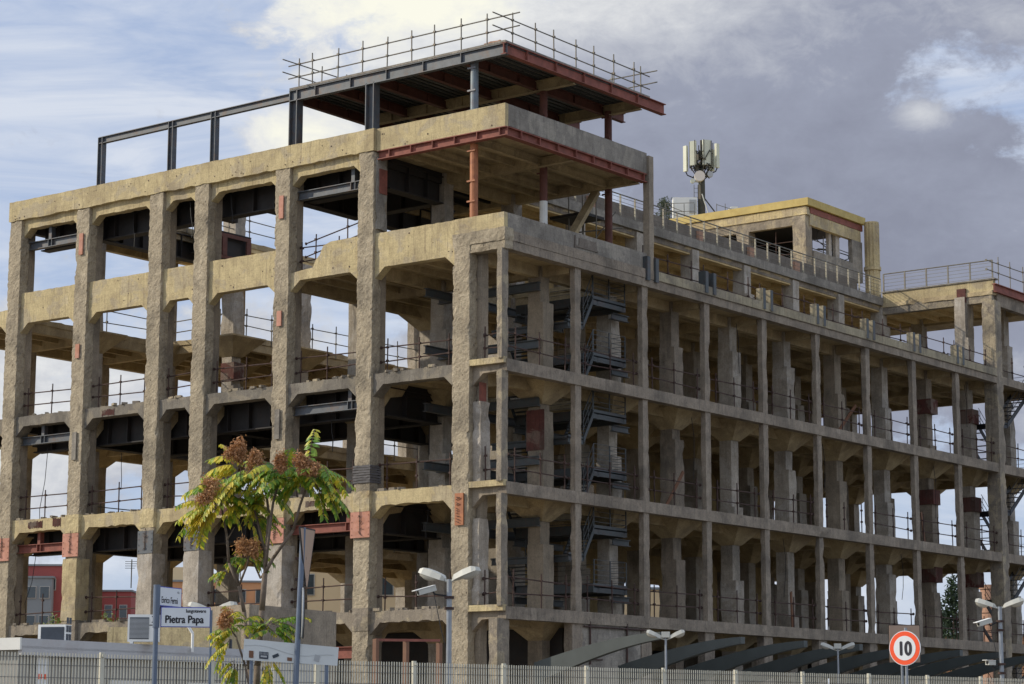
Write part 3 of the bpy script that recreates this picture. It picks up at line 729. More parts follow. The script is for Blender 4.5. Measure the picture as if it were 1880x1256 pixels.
for n in range(1, 11):
    inner_column(GX[3], GY[n], 0, 4 if n < 3 else 5, 'inner', w=0.36, jacket=(n % 2 == 0), cap=(1, 2, 3, 4) if n == 2 else (1, 2, 3))
for n in range(6, 10): inner_column(GX[4], GY[n], 0, 5, 'inner')
for i in (6, 7, 8):
    for n in range(1, 8):
        if i == 6 and n == 1: continue
        hi = 5 if (i == 7 or (i == 6 and n > 3)) and i != 8 else 4
        c = inner_column(GX[i], GY[n], 0, hi, 'inner', w=0.36, jacket=(i == 6), cap=(1, 2, 3, 4) if i in (6, 7) else (1, 2, 3))
        if i == 6 and n == 2:
            obj('steel_collar', MB().box(GX[6]-0.38, GX[6]+0.46, GY[2]-0.34, GY[2]+0.38, 17.95, 18.75), M['redpaint'], c)
# the broken column stubs standing above the void
for y, zt in ((GY[2], 26.35), (GY[3], 24.2)):
    mb = MB(); mb.rbox(GX[6]-0.42, GX[6]+0.38, y-0.35, y+0.35, 20.1, zt, 0.25, 0.03, 0.10)
    c = obj('column', mb, M['inner'], B)
    if y > 10: obj('steel_collar', MB().box(GX[6]+0.39, GX[6]+0.45, y-0.34, y+0.3, 22.9, 23.9), M['redsteel'], c)

for k in range(9):
    y = 10.5+3.7*k; lv = 1+k % 3; zt = Z[lv+1]-0.6
    obj('hanging_cable', MB().path([(-0.9, y, zt), (-0.85, y+0.1, zt-0.8), (-0.95, y+0.25, zt-1.6), (-0.9, y+0.1*(k % 3), zt-2.2-0.4*(k % 2))], 0.014, 0.014, 4), M['black'], B)
for y, lv, a_ in ((12.6, 2, .5), (22.0, 1, -.4), (27.4, 3, .7), (34.8, 2, -.6)):
    obj('loose_plank', MB().obox((-0.75, y, Z[lv]+0.8), Vector((0.2, math.sin(a_), math.cos(a_))).normalized(), Vector((0, math.cos(a_), -math.sin(a_))), Vector((1, 0, 0)), 0.9, 0.08, 0.02), M['framewood'], B)
# haunches behind the facade columns, running in depth
for x in ACOL[1:]+[GX[1]-0.1]:
    for lv in (1, 2, 3):
        zt = Z[lv]-0.16
        obj('haunch', MB().prism([(0.78, zt), (2.3, zt), (1.9, zt-0.5), (1.2, zt-0.62), (0.78, zt-1.1)], 'x', x-0.28, x+0.28), M['soffit'], B)

# ---- rear walls glimpsed deep inside the street side
mb = MB()
for lv in (1, 2, 3):
    z0, z1 = Z[lv], Z[lv+1]-0.2
    for j in (3, 4, 5, 6, 7):
        ya, yb = GY[j]+0.37, GY[j+1]-0.37
        if (j+lv) % 3 == 0:    # haunched opening with a solid panel above
            mb.prism([(ya, z1), (yb, z1), (yb, z0+2.2), (yb-0.7, z0+2.9), (ya+0.7, z0+2.9), (ya, z0+2.2)], 'x', GX[3]-0.1, GX[3]+0.1)
        else: mb.rbox(GX[3]-0.1, GX[3]+0.1, ya, yb, z0+0.005, z1, 0.6, 0.02, 0.0)
obj('rear_wall', mb, M['yellowwall'], B)
mb = MB()
for j in (2, 3, 4, 5, 6, 7, 8):
    mb.rbox(GX[3]-0.1, GX[3]+0.1, GY[j]+0.37, GY[j+1]-0.37, Z[4]+0.005, Z[5]-0.2, 0.6, 0.02, 0)
obj('rear_wall', mb, M['yellowwall'], B)
mb = MB()
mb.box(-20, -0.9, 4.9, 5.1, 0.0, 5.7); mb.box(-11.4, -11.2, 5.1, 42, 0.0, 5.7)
obj('ground_floor_wall', mb, M['darksteel_shade'], B)  # coloured near black to stand for the dark depth of the ground floor
mb = MB(); mb.rbox(-0.2, -0.02, 4.95, 8.95, 2.5, 5.85, 0.4, 0.015, 0.03); obj('infill_panel', mb, M['greywall'], B)
mb = MB()
for y in (5.4, 7.9): mb.tube((0.05, y, 4.3), (0.05, y, 5.95), 0.04)
mb.tube((0.05, 5.0, 5.75), (0.05, 9.2, 5.75), 0.035); mb.tube((0.05, 5.2, 4.5), (0.05, 6.2, 4.5), 0.03)
obj('pipe', mb, M['rusttube'], B)

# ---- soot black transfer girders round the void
def girder(a, b, h, w=0.5, stiff=1.2, mat='darksteel_shade', name='transfer_girder'):
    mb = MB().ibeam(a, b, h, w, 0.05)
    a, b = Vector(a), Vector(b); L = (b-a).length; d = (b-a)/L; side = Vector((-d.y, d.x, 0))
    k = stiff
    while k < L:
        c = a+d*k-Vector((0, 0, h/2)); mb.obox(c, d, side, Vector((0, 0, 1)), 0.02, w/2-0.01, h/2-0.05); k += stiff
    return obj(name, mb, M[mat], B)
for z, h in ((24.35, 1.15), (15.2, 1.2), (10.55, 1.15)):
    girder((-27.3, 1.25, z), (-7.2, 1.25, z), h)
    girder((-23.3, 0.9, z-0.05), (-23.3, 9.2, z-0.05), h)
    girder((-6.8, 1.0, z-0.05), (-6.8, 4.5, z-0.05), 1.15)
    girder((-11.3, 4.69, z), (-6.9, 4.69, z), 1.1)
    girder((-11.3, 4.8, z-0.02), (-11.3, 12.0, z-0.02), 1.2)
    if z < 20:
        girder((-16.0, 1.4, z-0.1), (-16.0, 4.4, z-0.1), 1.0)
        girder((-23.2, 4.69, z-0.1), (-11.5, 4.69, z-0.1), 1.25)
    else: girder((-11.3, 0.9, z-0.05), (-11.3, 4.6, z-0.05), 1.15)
    # slanted gusset under the girder by the inner column
    obj('gusset', MB().prism([(4.9, z-1.1), (6.0, z-1.1), (4.9, z-2.6), (4.7, z-2.6), (4.7, z-1.1)], 'x', -7.5, -7.2), M['darksteel_shade'], B)
# rust red box truss on the roof of the void
mb = MB(); mb.ibeam((-22.6, 6.0, 24.7), (-22.6, 9.6, 24.7), 1.3, 0.35, 0.05)
obj('transfer_girder', mb, M['darksteel_shade'], B)
mb = MB(); mb.box(-22.4, -22.34, 6.1, 9.5, 24.42, 24.6); mb.box(-22.4, -22.34, 6.1, 9.5, 23.4, 23.55)
for y in (7.6, 9.2): mb.box(-22.4, -22.32, y, y+0.3, 23.55, 24.42)
obj('girder_facing', mb, M['darkred'], B)
# steel beams set between the facade columns
for xa, xb, red in ((-27.35, -23.7, 0), (-10.95, -7.25, 0), (-27.35, -23.7, 1), (-10.95, -7.25, 1)):
    zs = (23.50, 14.62) if not red else (9.83,)
    for z in zs:
        mb = MB().ibeam((xa, 0.45, z), (xb, 0.45, z), 0.36, 0.26, 0.03)
        xv = xb-0.7 if xa > -20 else xa+1.4
        mb.box(xv-0.09, xv+0.09, 0.34, 0.56, z, z+0.55); mb.box(xv-0.13, xv-0.1, 0.33, 0.57, z-0.33, z-0.03); mb.box(xv+0.1, xv+0.13, 0.33, 0.57, z-0.33, z-0.03)
        obj('tie_beam', mb, M['redsteel'] if red else M['steel'], B)
mb = MB().ibeam((-10.95, 0.6, 5.0), (-7.25, 0.6, 5.0), 0.45, 0.3, 0.03); obj('tie_beam', mb, M['redsteel'], B)

# ---- corner box of the fifth floor
mb = MB(); mb.rbox(-6.44, 0.0, 0.0, 0.2, 24.46, 25.36, 0.4, 0.006, 0.01); obj('parapet_beam', mb, M['cream'], B)
mb = MB(); mb.rbox(-0.2, 0.0, 0.2, 9.62, 24.50, 25.36, 0.4, 0.006, 0.01); obj('parapet_beam', mb, M['greywall'], B)
mb = MB().ibeam((-6.4, 0.14, 24.46), (0.02, 0.14, 24.46), 0.36, 0.28, 0.035)
for k in range(6): mb.box(-5.8+k*1.1, -5.77+k*1.1, 0.0, 0.28, 24.13, 24.43)
obj('edge_girder', mb, M['redsteel'], B)
mb = MB().ibeam((-0.12, 0.2, 24.47), (-0.12, 9.6, 24.47), 0.36, 0.3, 0.035)
for k in range(8): mb.box(-0.27, 0.03, 1.0+k*1.2, 1.03+k*1.2, 24.14, 24.44)
obj('edge_girder', mb, M['redsteel'], B)
for i, x in enumerate((-1.85, -4.3)):
    obj('soffit_beam', MB().ibeam((x, 0.3, 24.44), (x, 9.37, 24.44), 0.34, 0.2, 0.03), M['soffit'], B)
for y in (4.69, 9.37):
    obj('soffit_beam', MB().ibeam((-6.8, y, 24.41), (-0.25, y, 24.41), 0.36, 0.22, 0.03), M['soffit'], B)
# slanting underside behind it (old stair flight)
obj('slanted_slab', MB().prism([(9.45, 24.1), (9.55, 23.95), (7.9, 21.9), (7.75, 22.0)], 'x', -2.7, -2.3), M['soffit'], B)
# steel tube posts
def post(x, y, z0, z1, mats, r=0.16, sq=False, split=None):
    mb = MB()
    if sq:
        mb.box(x-0.2, x+0.2, y-0.02, y+0.02, z0, z1); mb.box(x-0.22, x-0.18, y-0.19, y+0.19, z0, z1); mb.box(x+0.18, x+0.22, y-0.19, y+0.19, z0, z1)
        return obj('steel_post', mb, mats[0], B)
    mb.tube((x, y, split or z0), (x, y, z1), r, n=14)
    if split: mb.cur = 1; mb.tube((x, y, z0), (x, y, split-0.004), r*1.02, n=14)
    mb.cur = 0
    for z in (z0+0.8, z0+1.6, z1-0.3): mb.box(x-r-0.05, x+r+0.02, y-r-0.03, y-r+0.02, z, z+0.06)
    return obj('steel_post', mb, mats, B)
post(-1.85, 0.45, 21.0, 24.1, [M['orange'], M['orange']])
post(-1.85, 4.95, 20.1, 24.1, [M['darkred'], M['whitepaint']], split=22.7)
post(-1.85, 9.5, 20.1, 24.1, [M['darkred'], M['steel']])
post(-1.85, 0.45, 24.6, 27.4, [M['bluesteel'], M['bluesteel']])
post(-1.85, 4.95, 24.6, 27.4, [M['darkred'], M['darkred']])
post(-1.85, 9.5, 24.6, 27.4, [M['darkred'], M['steel']])
post(-6.85, 0.2, 25.3, 27.35, [M['steel']], sq=True)
post(-11.0, 0.2, 25.3, 27.75, [M['steel']], sq=True)

# ---- steel canopy on top
ZC = 27.85
CN = obj('canopy_roof', MB().box(-11.2, 0.0, 0.0, 9.9, ZC-0.09, ZC), M['greywall'], B)
mb = MB()
for k in range(37): mb.box(-11.0+k*0.3, -10.85+k*0.3, 0.2, 9.8, ZC-0.15, ZC-0.095)
obj('ribbed_soffit', mb, M['stairsteel'], CN)
def rb(a, b, mat, h=0.42, w=0.22):
    mb = MB().ibeam(a, b, h, w, 0.03); a, b = Vector(a), Vector(b); L = (b-a).length; d = (b-a)/L; sd = Vector((-d.y, d.x, 0))
    k = 1.4
    while k < L-0.5: mb.obox(a+d*k-Vector((0, 0, h/2)), d, sd, Vector((0, 0, 1)), 0.015, w/2-0.005, h/2-0.03); k += 1.9
    return obj('roof_beam', mb, mat, CN)
zb = ZC-0.16
rb((-11.2, 0.12, zb+0.06), (0.0, 0.12, zb+0.06), M['steel'], 0.46)
rb((-0.1, 0.0, zb+0.08), (-0.1, 11.07, zb+0.08), M['redsteel'], 0.46, 0.26)
for x in (-11.1, -8.9, -6.8, -4.4, -2.1): rb((x, 0.25, zb), (x, 11.0 if x > -7 else 9.9, zb), M['darkred'], 0.40)
for y in (4.8, 9.5): rb((-11.1, y, zb-0.02), (-0.2, y, zb-0.02), M['soffit'], 0.44)
obj('rubble_on_roof', MB().rbox(-1.2, -0.4, 0.2, 0.6, ZC, ZC+0.12, 0.15, 0.05, 0.06), M['brick'], CN)
# empty steel frame left of the canopy
mb = MB().ibeam((-22.7, 0.2, 27.62), (-11.2, 0.2, 27.68), 0.30, 0.2, 0.03); obj('steel_frame_beam', mb, M['steel'], B)
for x in (-22.6, -18.2, -15.65):
    mb = MB(); mb.box(x-0.11, x+0.11, 0.18, 0.22, 25.3, 27.6); mb.box(x-0.14, x-0.11, 0.08, 0.34, 25.3, 27.6); mb.box(x+0.11, x+0.14, 0.08, 0.34, 25.3, 27.6)
    obj('steel_post', mb, M['steel'], B)

# ---- guardrails of scaffold tube
RNG = random.Random(11)
def rail(p0, p1, n, mat='rusttube', h=1.35, levels=(0.52, 1.05), over=0.15, parent=None, r=0.026, ends=True):
    p0, p1 = Vector(p0), Vector(p1); L = (p1-p0).length; d = (p1-p0)/L
    mb = MB()
    for i in range(n):
        t = (0.08+0.84*i/(n-1))*L if n > 1 else L/2
        t += RNG.uniform(-.06, .06)*L/n*1.5
        q = p0+d*t; lean = Vector((RNG.uniform(-.02, .02), RNG.uniform(-.02, .02), 0))
        mb.tube(q-Vector((0, 0, 0.25)), q+Vector((0, 0, h+RNG.uniform(-.08, .06)))+lean, r, n=6)
        for l in levels: mb.box(q.x-0.045, q.x+0.045, q.y-0.045, q.y+0.045, q.z+l-0.04, q.z+l+0.04)
    off = Vector((-d.y, d.x, 0))*0.05
    for l in levels:
        dz = RNG.uniform(-.05, .05)
        if ends and RNG.random() < 0.05: continue
        a = p0-d*over+off+Vector((0, 0, l+dz)); b = p1+d*over+off+Vector((0, 0, l-dz)); mb.tube(a, b, r, n=6)
        if ends:
            for e in (a, b): mb.tube(e-d*0.02, e+d*0.02, 0.065, n=8)
    return obj('guardrail', mb, M[mat], parent or B)
for bi, (xa, xb) in enumerate(bays):
    for lv in (1, 2, 3):
        rail((xa+0.1, 0.32, Z[lv]), (xb-0.1, 0.32, Z[lv]), 2 if xb-xa < 2.5 else 3, over=0.02)
for lv in (1, 2, 3):
    rail((-1.2, 0.3, Z[lv]), (-0.35, 0.3, Z[lv]), 2, over=0.02)
    for n in range(0, 9):
        rail((-0.12, GY[n]+0.45, Z[lv]), (-0.12, GY[n+1]-0.4, Z[lv]), 3, over=0.02)
    rail((-0.12, GY[9]+0.6, Z[lv]), (-0.12, GY[9]+4.3, Z[lv]), 3, over=0.02)
for n in range(2, 9):
    rail((-0.5, GY[n]+0.3, 20.2), (-0.5, GY[n+1], 20.2), 3, over=0.2, ends=False)
rail((-0.3, 42.8, 20.1), (-0.3, 46.5, 20.1), 3, over=0.02)
# round the void, every floor
for lv in (2, 3, 4):
    z = Z[lv]
    for j in range(2, 7): rail((-23.1, GY[j]+0.4, z), (-23.1, GY[j+1]-0.4, z), 3, 'greytube', over=0.02)
    rail((-27.6, GY[1]+0.4, z), (-27.6, GY[2]-0.4, z), 2, 'greytube', over=0.02)
    rail((-27.5, GY[2]-0.1, z), (-23.7, GY[2]-0.1, z), 3, 'greytube', over=0.02)
    rail((-6.6, 5.0, z), (-6.6, 9.0, z), 2, over=0.02)
rail((-10.9, 0.5, 20.1), (-8.6, 0.5, 20.1), 2, over=0.0)
rail((-10.0, 0.2, 20.25), (-8.2, 0.6, 20.75), 2, over=0.3)
for a, b in ((9.8, 13.6), (5.6, 9.0)): rail((-23.0, a, 24.62), (-23.0, b, 24.62), 2, 'greytube', over=0.1)
# canopy rails
for x0, x1, n in ((-10.9, -0.1, 8),):
    rail((x0, 0.2, ZC), (x1, 0.2, ZC), n, 'greytube', h=1.35, over=0.6, parent=CN, ends=False)
rail((-0.3, 0.15, ZC), (-0.3, 9.9, ZC), 7, 'greytube', h=1.35, over=0.5, parent=CN, ends=False)
rail((-10.9, -0.2, ZC), (-10.9, 5.0, ZC), 4, 'greytube', h=1.3, over=0.5, parent=CN, ends=False)
rail((-5.0, 9.8, ZC), (-0.1, 9.8, ZC), 4, 'greytube', h=1.3, over=0.5, parent=CN, ends=False)

# ---- long setback storey on the street side
XS = -6.6
obj('setback_fascia', MB().rbox(XS-0.3, XS+0.16, 9.0, 42.1, 24.52, 24.96, 0.5, 0.006, 0.02), M['greywall'], B)
obj('setback_beam', MB().rbox(XS-0.35, XS, 9.4, 42.1, 24.27, 24.515, 0.4, 0.012, 0.03), M['greyband'], B)
def fine_rail(p0, p1, step, h, postm, parent=B, wires=5, r=0.02, pw=0.038):
    p0, p1 = Vector(p0), Vector(p1); L = (p1-p0).length; d = (p1-p0)/L; mb = MB(); n = int(L/step)
    mb.cur = 1
    for i in range(n+1):
        q = p0+d*(L*i/n); mb.box(q.x-pw, q.x+pw, q.y-pw*0.6, q.y+pw*0.6, q.z, q.z+h)
    mb.cur = 0
    for k in range(wires): mb.tube(p0+Vector((0, 0, h*(k+0.6)/(wires+0.3))), p1+Vector((0, 0, h*(k+0.6)/(wires+0.3))), 0.012, n=4)
    mb.tube(p0+Vector((0, 0, h)), p1+Vector((0, 0, h)), r*1.6, n=6)
    return obj('guardrail', mb, [M['greytube'], M[postm]], parent)
fine_rail((XS, 10.2, 24.96), (XS, 42.0, 24.96), 1.15, 1.05, 'railcream')
obj('roof_upstand', MB().rbox(-8.2, -8.0, 10.5, 42.0, 24.62, 26.15, 0.5, 0.01, 0.04), M['brownwall'], B)
for y in (12.0, 16.5, 21.2, 25.8, 30.5, 35.0): obj('brick_pier', MB().rbox(-7.98, -7.80, y, y+0.5, 25.0, 26.0, 0.3, 0.02, 0.03), M['brick'], B)
# cable tangle and strut frame where the setback meets the corner box
mb = MB()
for a, b in (((-3.4, 9.6, 22.1), (-3.2, 11.6, 20.2)), ((-3.0, 10.4, 22.2), (-2.6, 12.0, 20.2)), ((-3.0, 12.6, 20.3), (-3.6, 10.4, 21.6))): mb.tube(a, b, 0.05)
for k in range(4):
    x = -4.4+0.5*k; mb.tube((x, 10.2+0.3*k, 20.1), (x, 10.2+0.3*k, 25.0+0.5*(k == 2)), 0.028)
mb.tube((-5.2, 9.9, 24.6), (-2.8, 11.2, 24.6), 0.03); mb.tube((-4.8, 9.9, 22.6), (-2.6, 11.6, 22.9), 0.03); mb.tube((-4.6, 9.9, 20.4), (-2.8, 11.4, 23.6), 0.028)
mb.tube((-4.6, 11.4, 20.4), (-3.6, 10.2, 23.6), 0.028)
obj('scaffold_frame', mb, M['greytube'], B)
obj('scaffold_deck', MB().box(-5.2, -3.4, 9.9, 11.4, 23.3, 23.42), M['darksteel_shade'], B)

# ---- north end block
mb = MB(); n = 40
pts = [(-6.5+6.5*k/n, 25.22+random.uniform(-.01, .01)) for k in range(n+1)]+[(-6.5*k/n, 24.52+random.uniform(-.06, .06)) for k in range(n+1)]
mb.prism(pts, 'y', 42.02, 42.3); obj('north_fascia', mb, M['cream'], B)
obj('north_coping', MB().box(-6.5, 0.12, 41.95, 42.4, 25.225, 25.3), M['greywall'], B)
obj('facade_beam', MB().rbox(-6.6, -0.1, 42.0, 42.4, 24.05, 24.5, 0.25, 0.02, 0.05), M['beam'], B)
obj('edge_girder', MB().ibeam((0.05, 42.0, 25.0), (0.05, 48.5, 25.0), 0.45, 0.24, 0.04), M['redsteel'], B)
obj('edge_beam', MB().rbox(-0.35, -0.02, 42.5, 48.4, 23.9, 24.55, 0.35, 0.015, 0.03), M['greyband'], B)
obj('roof_slab', MB().box(-11.3, -0.06, 46.86, 48.5, 24.1, 24.6), M['soffit'], B)
obj('steel_collar', MB().box(-2.05, -1.55, 41.9, 42.0, 24.15, 24.9), M['redpaint'], B)
mb = MB(); mb.rbox(-2.25, -1.5, 41.95, 42.7, 20.1, 24.05, 0.25, 0.02, 0.05); obj('column', mb, M['beam'], B)
fine_rail((-6.5, 42.2, 25.3), (-0.1, 42.2, 25.3), 1.1, 1.0, 'greytube')
rail((-0.1, 42.4, 25.2), (-0.1, 48.0, 25.2), 4, 'greytube', over=0.8)

# ---- rooftop room with yellow fascia
PX0, PX1, PY0, PY1 = -22.2, -11.15, 42.2, 48.6
obj('room_roof', MB().box(PX0-0.1, PX1+0.12, PY0-0.12, PY1+0.1, 30.80, 31.22), M['yellowfascia'], B)
obj('room_cornice', MB().rbox(PX0, PX1, PY0-0.02, PY0+0.3, 30.30, 30.755, 0.3, 0.02, 0.04), M['cream'], B)
obj('room_beam', MB().rbox(PX0, PX1-0.8, PY0+0.05, PY0+0.35, 29.78, 30.29, 0.3, 0.02, 0.05), M['beam'], B)
obj('room_beam', MB().box(PX1-0.25, PX1-0.02, PY0+0.4, PY1, 30.42, 30.755), M['redsteel'], B)
obj('room_beam', MB().rbox(PX1-0.3, PX1-0.05, PY0+0.4, PY1-0.2, 29.75, 30.41, 0.4, 0.02, 0.03), M['cream'], B)
for x in (PX1-0.55, -15.4, -19.8):
    obj('column', MB().rbox(x-0.42, x+0.42, PY0, PY0+0.7, 24.62, 29.78 if x < -12 else 30.29, 0.3, 0.02, 0.05), M['beam'], B)
for y, w_c in ((45.25, .16), (46.1, .22)): obj('column', MB().rbox(PX1-0.5, PX1-0.3, y-w_c, y+w_c, 24.62, 30.3, 0.3, 0.015, 0.03), M['inner'], B)
obj('room_wall', MB().rbox(PX0, PX1-0.98, PY0+0.1, PY0+0.35, 24.62, 27.9, 0.4, 0.015, 0.04), M['cream'], B)
obj('room_wall', MB().rbox(PX1-0.28, PX1-0.02, 42.92, 48.5, 27.35, 28.35, 0.2, 0.03, 0.06), M['greywall'], B)
obj('room_wall', MB().rbox(PX1-0.28, PX1-0.02, 47.3, 48.5, 28.36, 29.74, 0.3, 0.02, 0.04), M['greywall'], B)
obj('room_wall', MB().box(PX0, PX0+0.2, PY0+0.4, PY1, 24.62, 30.7), M['darksteel_shade'], B)  # near-black far walls: the room's inner darkness put into the colour
obj('room_wall', MB().box(PX0+0.2, -14.5, PY1-0.2, PY1, 24.62, 30.7), M['darksteel_shade'], B)
obj('room_ceiling', MB().box(PX0+0.1, PX1-0.3, PY0+0.36, PY1-0.1, 30.3, 30.75), M['darksteel_shade'], B)  # ceiling coloured near black for the same inner darkness
rail((-15.0, PY0+0.5, 27.9), (PX1-0.9, PY0+0.5, 27.9), 3, h=1.7, levels=(0.4, 1.1), over=0.0)
rail((-19.2, PY0+0.5, 27.9), (-15.8, PY0+0.5, 27.9), 2, h=1.7, levels=(0.4, 1.1), over=0.0)
mb = MB()
for y in (43.6, 45.0, 46.6): mb.tube((PX1-0.6, y, 24.7), (PX1-0.6, y, 29.6), 0.03, n=5)
for z in (28.7, 29.2, 26.4, 25.6): mb.tube((PX1-0.6, 43.0, z), (PX1-0.6, 48.0, z-0.1), 0.025, n=5)
obj('scaffold_frame', mb, M['greytube'], B)
mb = MB()   # spiral stair mess behind the open side
for k in range(16):
    a = k*0.8; mb.obox((-12.2+0.5*math.cos(a), 46.9+0.5*math.sin(a), 25.0+0.32*k), Vector((math.cos(a), math.sin(a), 0)), Vector((-math.sin(a), math.cos(a), 0)), Vector((0, 0, 1)), 0.5, 0.16, 0.02)
    if k: mb.tube((-12.2+0.95*math.cos(a-0.8), 46.9+0.95*math.sin(a-0.8), 25.7+0.32*k), (-12.2+0.95*math.cos(a), 46.9+0.95*math.sin(a), 26.0+0.32*k), 0.03)
mb.tube((-12.2, 46.9, 24.6), (-12.2, 46.9, 30.4), 0.07)
obj('spiral_stair', mb, M['stairsteel'], B)
# ribbed concrete flue
mb = MB(); cx, cy, n = -10.75, 48.9, 36; prof = []
for k in range(n): a = 2*math.pi*k/n; r = 0.44 if k % 3 else 0.39; prof.append((cx+r*math.cos(a), cy+r*math.sin(a)))
mb.prism(prof, 'z', 20.1, 30.85); mb.tube((cx, cy, 28.1), (cx, cy, 28.3), 0.5, n=20); mb.tube((cx, cy, 30.85), (cx, cy, 30.95), 0.42, n=20)
obj('flue', mb, M['cream'], B)

# ------------------------------------------------------------------ grey steel stair inside the corner
def steel_stair(root, x0, x1, y0, y1, zs, mat, run_axis='y', landing=2.3, stair_w=1.0):
    """switchback stair; landings at the y1 end (or x1 end) every half storey"""
    for k, z in enumerate(zs):
        mb = MB(); mb.box(x0, x1, y1-landing, y1, z-0.05, z); mb.box(x1-0.06, x1, y1-landing, y1, z-0.24, z+0.12); mb.box(x0, x1, y1-landing-0.05, y1-landing, z-0.24, z+0.12)
        mb.ibeam((x0, y1-landing+0.3, z-0.06), (x1, y1-landing+0.3, z-0.06), 0.2, 0.12, 0.02); mb.ibeam((x0, y1-0.2, z-0.06), (x1, y1-0.2, z-0.06), 0.2, 0.12, 0.02)
        mb.ibeam((x0, y1-landing-0.1, z-0.3), (x0, y1+0.9, z-0.3), 0.26, 0.2, 0.03)
        mb.ibeam((x1-0.3, y1-0.6, z-0.3), (x1-0.3, y1+0.55, z-0.3), 0.26, 0.2, 0.03)
        obj('landing', mb, mat, root)
        mb = MB()
        for i in range(3): yy = y1-landing+0.03+(landing-0.06)*i/2; mb.box(x1-0.05, x1-0.01, yy-0.02, yy+0.02, z, z+1.05)
        for h in (0.25, 0.45, 0.65, 0.85, 1.05): mb.tube((x1-0.03, y1-landing, z+h), (x1-0.03, y1, z+h), 0.013, n=4)
        for h in (0.25, 0.45, 0.65, 0.85, 1.05): mb.tube((x0, y1, z+h), (x1-0.03, y1, z+h), 0.013, n=4)
        obj('railing', mb, mat, root)
        if k+1 < len(zs):
            zn = zs[k+1]; zm = (z+zn)/2; yl = y0+1.0; ys = y1-landing
            for (za, zb_, xa, xb, ya, yb) in ((z, zm, x0, x0+stair_w, ys, yl), (zm, zn, x1-stair_w, x1, yl, ys)):
                mb = MB(); n = 7
                for i in range(n):
                    f = (i+0.5)/n; yy = ya+(yb-ya)*f; zz = za+(zb_-za)*(i+1)/(n+1); mb.box(xa+0.05, xb-0.05, yy-0.13, yy+0.13, zz-0.03, zz)
                for xx in (xa, xb):
                    mb.add([(xx-0.02, ya, za-0.2), (xx+0.02, ya, za-0.2), (xx+0.02, ya, za+0.08), (xx-0.02, ya, za+0.08), (xx-0.02, yb, zb_-0.2), (xx+0.02, yb, zb_-0.2), (xx+0.02, yb, zb_+0.08), (xx-0.02, yb, zb_+0.08)],
                           [(0, 1, 2, 3), (7, 6, 5, 4), (0, 4, 5, 1), (1, 5, 6, 2), (2, 6, 7, 3), (3, 7, 4, 0)])
                obj('flight', mb, M['flightsteel'] if mat is M['stairsteel'] else mat, root)
                mb = MB()
                for h in (0.35, 0.65, 1.0): mb.tube((xb-0.02, ya, za+h), (xb-0.02, yb, zb_+h), 0.016, n=4)
                for f in (0.05, 0.5, 0.95): mb.tube((xb-0.02, ya+(yb-ya)*f, za+(zb_-za)*f), (xb-0.02, ya+(yb-ya)*f, za+(zb_-za)*f+1.0), 0.016, n=4)
                obj('railing', mb, mat, root)
            mb = MB(); mb.box(x0, x1, y0, yl, zm-0.05, zm); mb.box(x1-0.05, x1, y0, yl, zm-0.22, zm+0.08); mb.ibeam((x0, y0+0.1, zm-0.06), (x1+0.0, y0+0.1, zm-0.06), 0.22, 0.12, 0.02)
            obj('landing', mb, mat, root)
st = thing('steel_staircase', 'grey galvanised switchback stair behind the street columns next to the building corner', 'staircase', (-2.4, 7.5, 0))
steel_stair(st, -4.6, -0.75, 5.1, 9.1, [7.4+2.3*k for k in range(6)], M['stairsteel'])
for z in (19.2, 16.9, 14.6, 12.3, 9.9):       # long beams carrying the landings
    obj('support_beam', MB().ibeam((-5.4, 1.9, z-0.1), (-5.4, 9.2, z-0.1), 0.34, 0.22, 0.03), M['stairsteel'], st)
    obj('support_beam', MB().ibeam((-6.6, 4.2, z+0.05), (-1.5, 4.2, z+0.05), 0.34, 0.22, 0.03), M['stairsteel'], st)
bs = thing('fire_escape', 'black metal escape stair behind the last street columns at the north end', 'staircase', (-3, 49.0, 0))
steel_stair(bs, -3.0, -0.4, 43.0, 49.5, [1.7+4.6*k for k in range(5)], M['blackstair'])

# ------------------------------------------------------------------ mast and plant on the roof of the yellow room
ms = thing('antenna_mast', 'dark rooftop phone mast with cream panel antennas and a round dish', 'antenna mast', (-19.35, 44.2, 31.24))
mx, my, mz = -19.35, 44.2, 31.24
mb = MB(); mb.tube((mx, my, mz), (mx, my, mz+2.6), 0.20, n=12); mb.tube((mx, my, mz+2.6), (mx, my, mz+5.0), 0.07, n=8)
for k in range(5): a = k*1.26; mb.tube((mx+0.19*math.cos(a), my+0.19*math.sin(a), mz), (mx+0.19*math.cos(a), my+0.19*math.sin(a), mz+2.3), 0.035, n=5)
obj('mast_pole', mb, M['mastdark'], ms)
mb = MB()
HA = 0.62
for a in range(8):
    t = a*math.pi/4; e = Vector((mx+0.7*math.cos(t), my+0.7*math.sin(t), mz+2.75+HA)); mb.tube((mx, my, mz+2.75+HA), e, 0.035, n=5); mb.tube((mx, my, mz+3.6+HA), e+Vector((0, 0, 0.85)), 0.025, n=5)
    mb.tube(e, (mx+0.3*math.cos(t), my+0.3*math.sin(t), mz+2.2+HA), 0.03, n=5); mb.tube(e-Vector((0, 0, .1)), e+Vector((0, 0, 1.5)), 0.03, n=5)
rm = random.Random(4)
for k in range(60):
    t = rm.uniform(0, 6.28); r = rm.uniform(.05, .65); z0 = mz+rm.uniform(2.1, 3.5)+HA
    mb.tube((mx+r*math.cos(t), my+r*math.sin(t), z0), (mx+r*math.cos(t+.6), my+r*math.sin(t+.6), z0+rm.uniform(-.3, .6)), 0.035, n=5)
